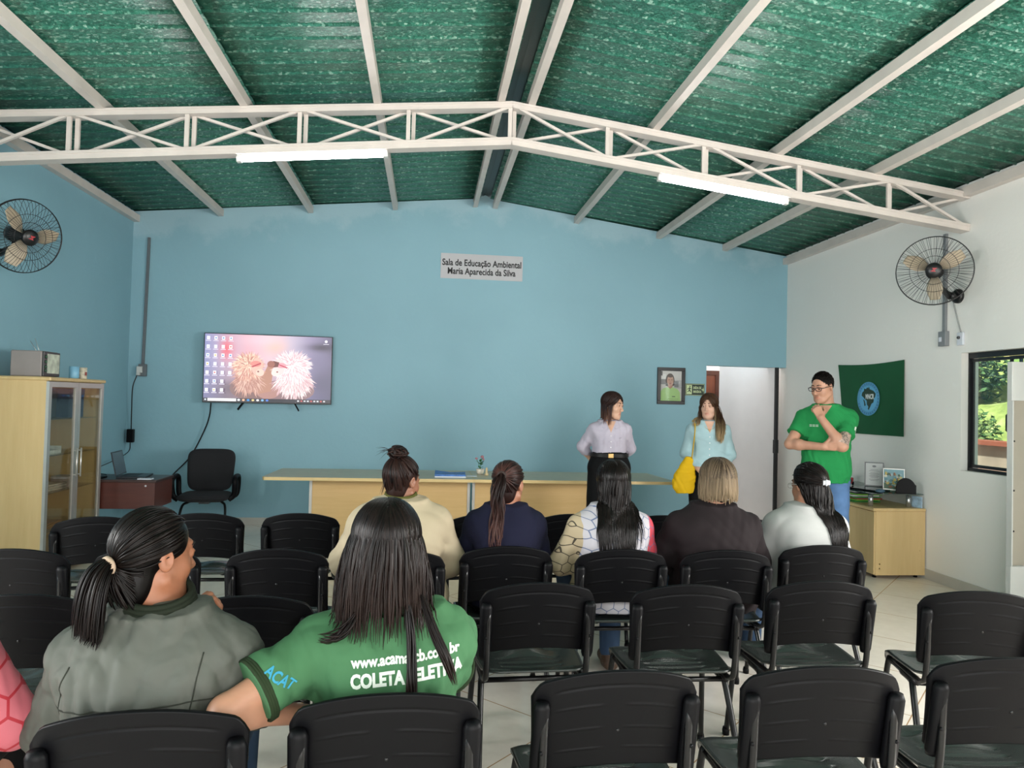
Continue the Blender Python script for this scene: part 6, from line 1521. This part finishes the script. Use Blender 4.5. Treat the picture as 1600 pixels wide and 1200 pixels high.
for sh, el, *_ in n_m.sides():
    d = (el-sh)/np.linalg.norm(el-sh); c = sh+(el-sh)*.62-d*.004; a = np.cross(d, (0, 1, 0)); a /= np.linalg.norm(a); n_m.ring('sleeve_piping', wl_ if False else po, c, a, np.cross(d, a), .075, .075, .005, F=n_m.T, margin=0, n=48)
n_m.print_on('shirt_emblem', '===', .05, wl_, Vector((.09, .6, 1.36)), 0, 0, width=.07, dirn=(0, -1, 0), ux=(-1, 0, 0))
e_ = n_m.sL+(A3(n_m.eL)-n_m.sL)*.38
Pm = Pic(lambda u, v: (0, 0, 0), (0, 0, 1)); m = MB()
for (dx, dz, r1, r2) in ((0, .012, .022, .012), (.02, .0, .016, .01), (-.015, -.012, .03, .004), (.0, -.024, .026, .004)):
    pts = [n_m.T.snap(np.array([e_+A3((-.075, .02+dx+r1*math.cos(t), dz+r2*math.sin(t)))]), .0015)[0] for t in np.linspace(0, 2*PI, 14, endpoint=False)]
    m.add([tuple(v) for v in pts], [tuple(range(14))])
m.build('sleeve_emblem', wl_, n_m.root)
n_m.trousers(denim('mid_denim', '#5878a3'), .007, .95, .007, .01, wrinkles(102, 16, .004, .55)); n_m.shoes(brown_shoe)
glasses(n_m, mat('dark_frame', '#17181f', .3), .0026, .021)
hm = hair_mat('short_black_hair', '#0c0908', '#1a1311', rough=.45)
S = n_m.scalp_dirs(520, 77, .42); S = S[S[:, 2] > -.5]; q = np.random.default_rng(7); T2 = S+A3((0, .0, 0))+np.stack([q.normal(0, .06, len(S)), np.where(S[:, 2] > .45, .2, -.12)+q.normal(0, .05, len(S)), np.where(S[:, 2] > .45, .08, -.22)], 1)
T2 /= np.linalg.norm(T2, axis=1, keepdims=True); t = np.linspace(0, 1, 7); d = slerp(S, T2, t); top_ = np.clip((S[:, 2]-.2)*1.2, 0, 1)[:, None, None]
L = A3((0, -.0145, .0365))+d*A3((.08, .098, .09))*(1.0+(.02+.14*top_)*t[None, :, None]); P = n_m.C+(L*n_m.hs) @ n_m.R.T
n_m.strands(P, .0042, hm, 'hair', extra=n_m.hcap(hm, -.004, True, up=.014, face=1.06, rough=.025), taper=.4)

# yellow bag on the shoulder of the woman in light blue
bg = empty('shoulder_bag', (2.37, 6.36, .70), 'yellow cloth bag hanging from the shoulder of the woman in light blue', 'bag')
F = SDF((-.16, -.13, -.02), (.16, .13, .36), .007); F.put(loft([(0, 0, 0, .07, .035), (.05, -.01, 0, .105, .05), (.14, 0, 0, .1, .05), (.24, .02, 0, .075, .04), (.31, .035, 0, .04, .025), (.33, .04, 0, .025, .02)], 0, 2.2), .01); F.ripple(wrinkles(111, 30, .006, .65, (1.2, 1, .7)))
V, Q = F.surface(); yl = cloth_mat('yellow_cloth', '#c79f12', .75, .2); link(bpy.data.objects.new('pouch', np_mesh('pouch', V, Q, yl)), bg)

R_ = Matrix.Rotation(-bg.rotation_euler.z, 3, 'Z'); tm = Matrix.Translation(t_.root.location) @ Matrix.Rotation(t_.root.rotation_euler.z, 4, 'Z')
for dx, y0 in ((.0, .02), (.012, -.02)):
    pts = [Vector((.03, y0, .3)), None, None, None, Vector((.05, -y0, .3))]
    top_ = [(.118+dx*.3, .075, 1.20), (.112+dx*.3, .04, 1.30), (.11+dx*.3, -.02, 1.325), (.115+dx*.3, -.07, 1.27), (.13, -.1, 1.15)]
    W_ = [tm @ Vector(t_.T.snap(np.array([q]), .006)[0]) - bg.location for q in top_]
    MB().tube(smooth_path([Vector((.055, -.03, .32)), *W_[:3]] if y0 > 0 else [W_[2], *W_[3:], Vector((.055, .03, .32))], 8), .011, 8, flat=.35).build('strap', yl, bg)
lock(t_, [(-.07, .03, 1.5), (-.085, .06, 1.42), (-.09, .1, 1.34), (-.085, .135, 1.26), (-.075, .15, 1.19)], 60, .014, .0058, hB, seed=12, taper=.35)
lock(t_, [(-.075, .0, 1.5), (-.1, .03, 1.4), (-.115, .08, 1.33), (-.115, .12, 1.25), (-.1, .135, 1.17)], 50, .012, .0058, hB, seed=13, taper=.35)
lock(t_, [(.07, .02, 1.5), (.085, .03, 1.42), (.095, .05, 1.35), (.1, .06, 1.31)], 30, .01, .0055, hB, seed=14, taper=.35)
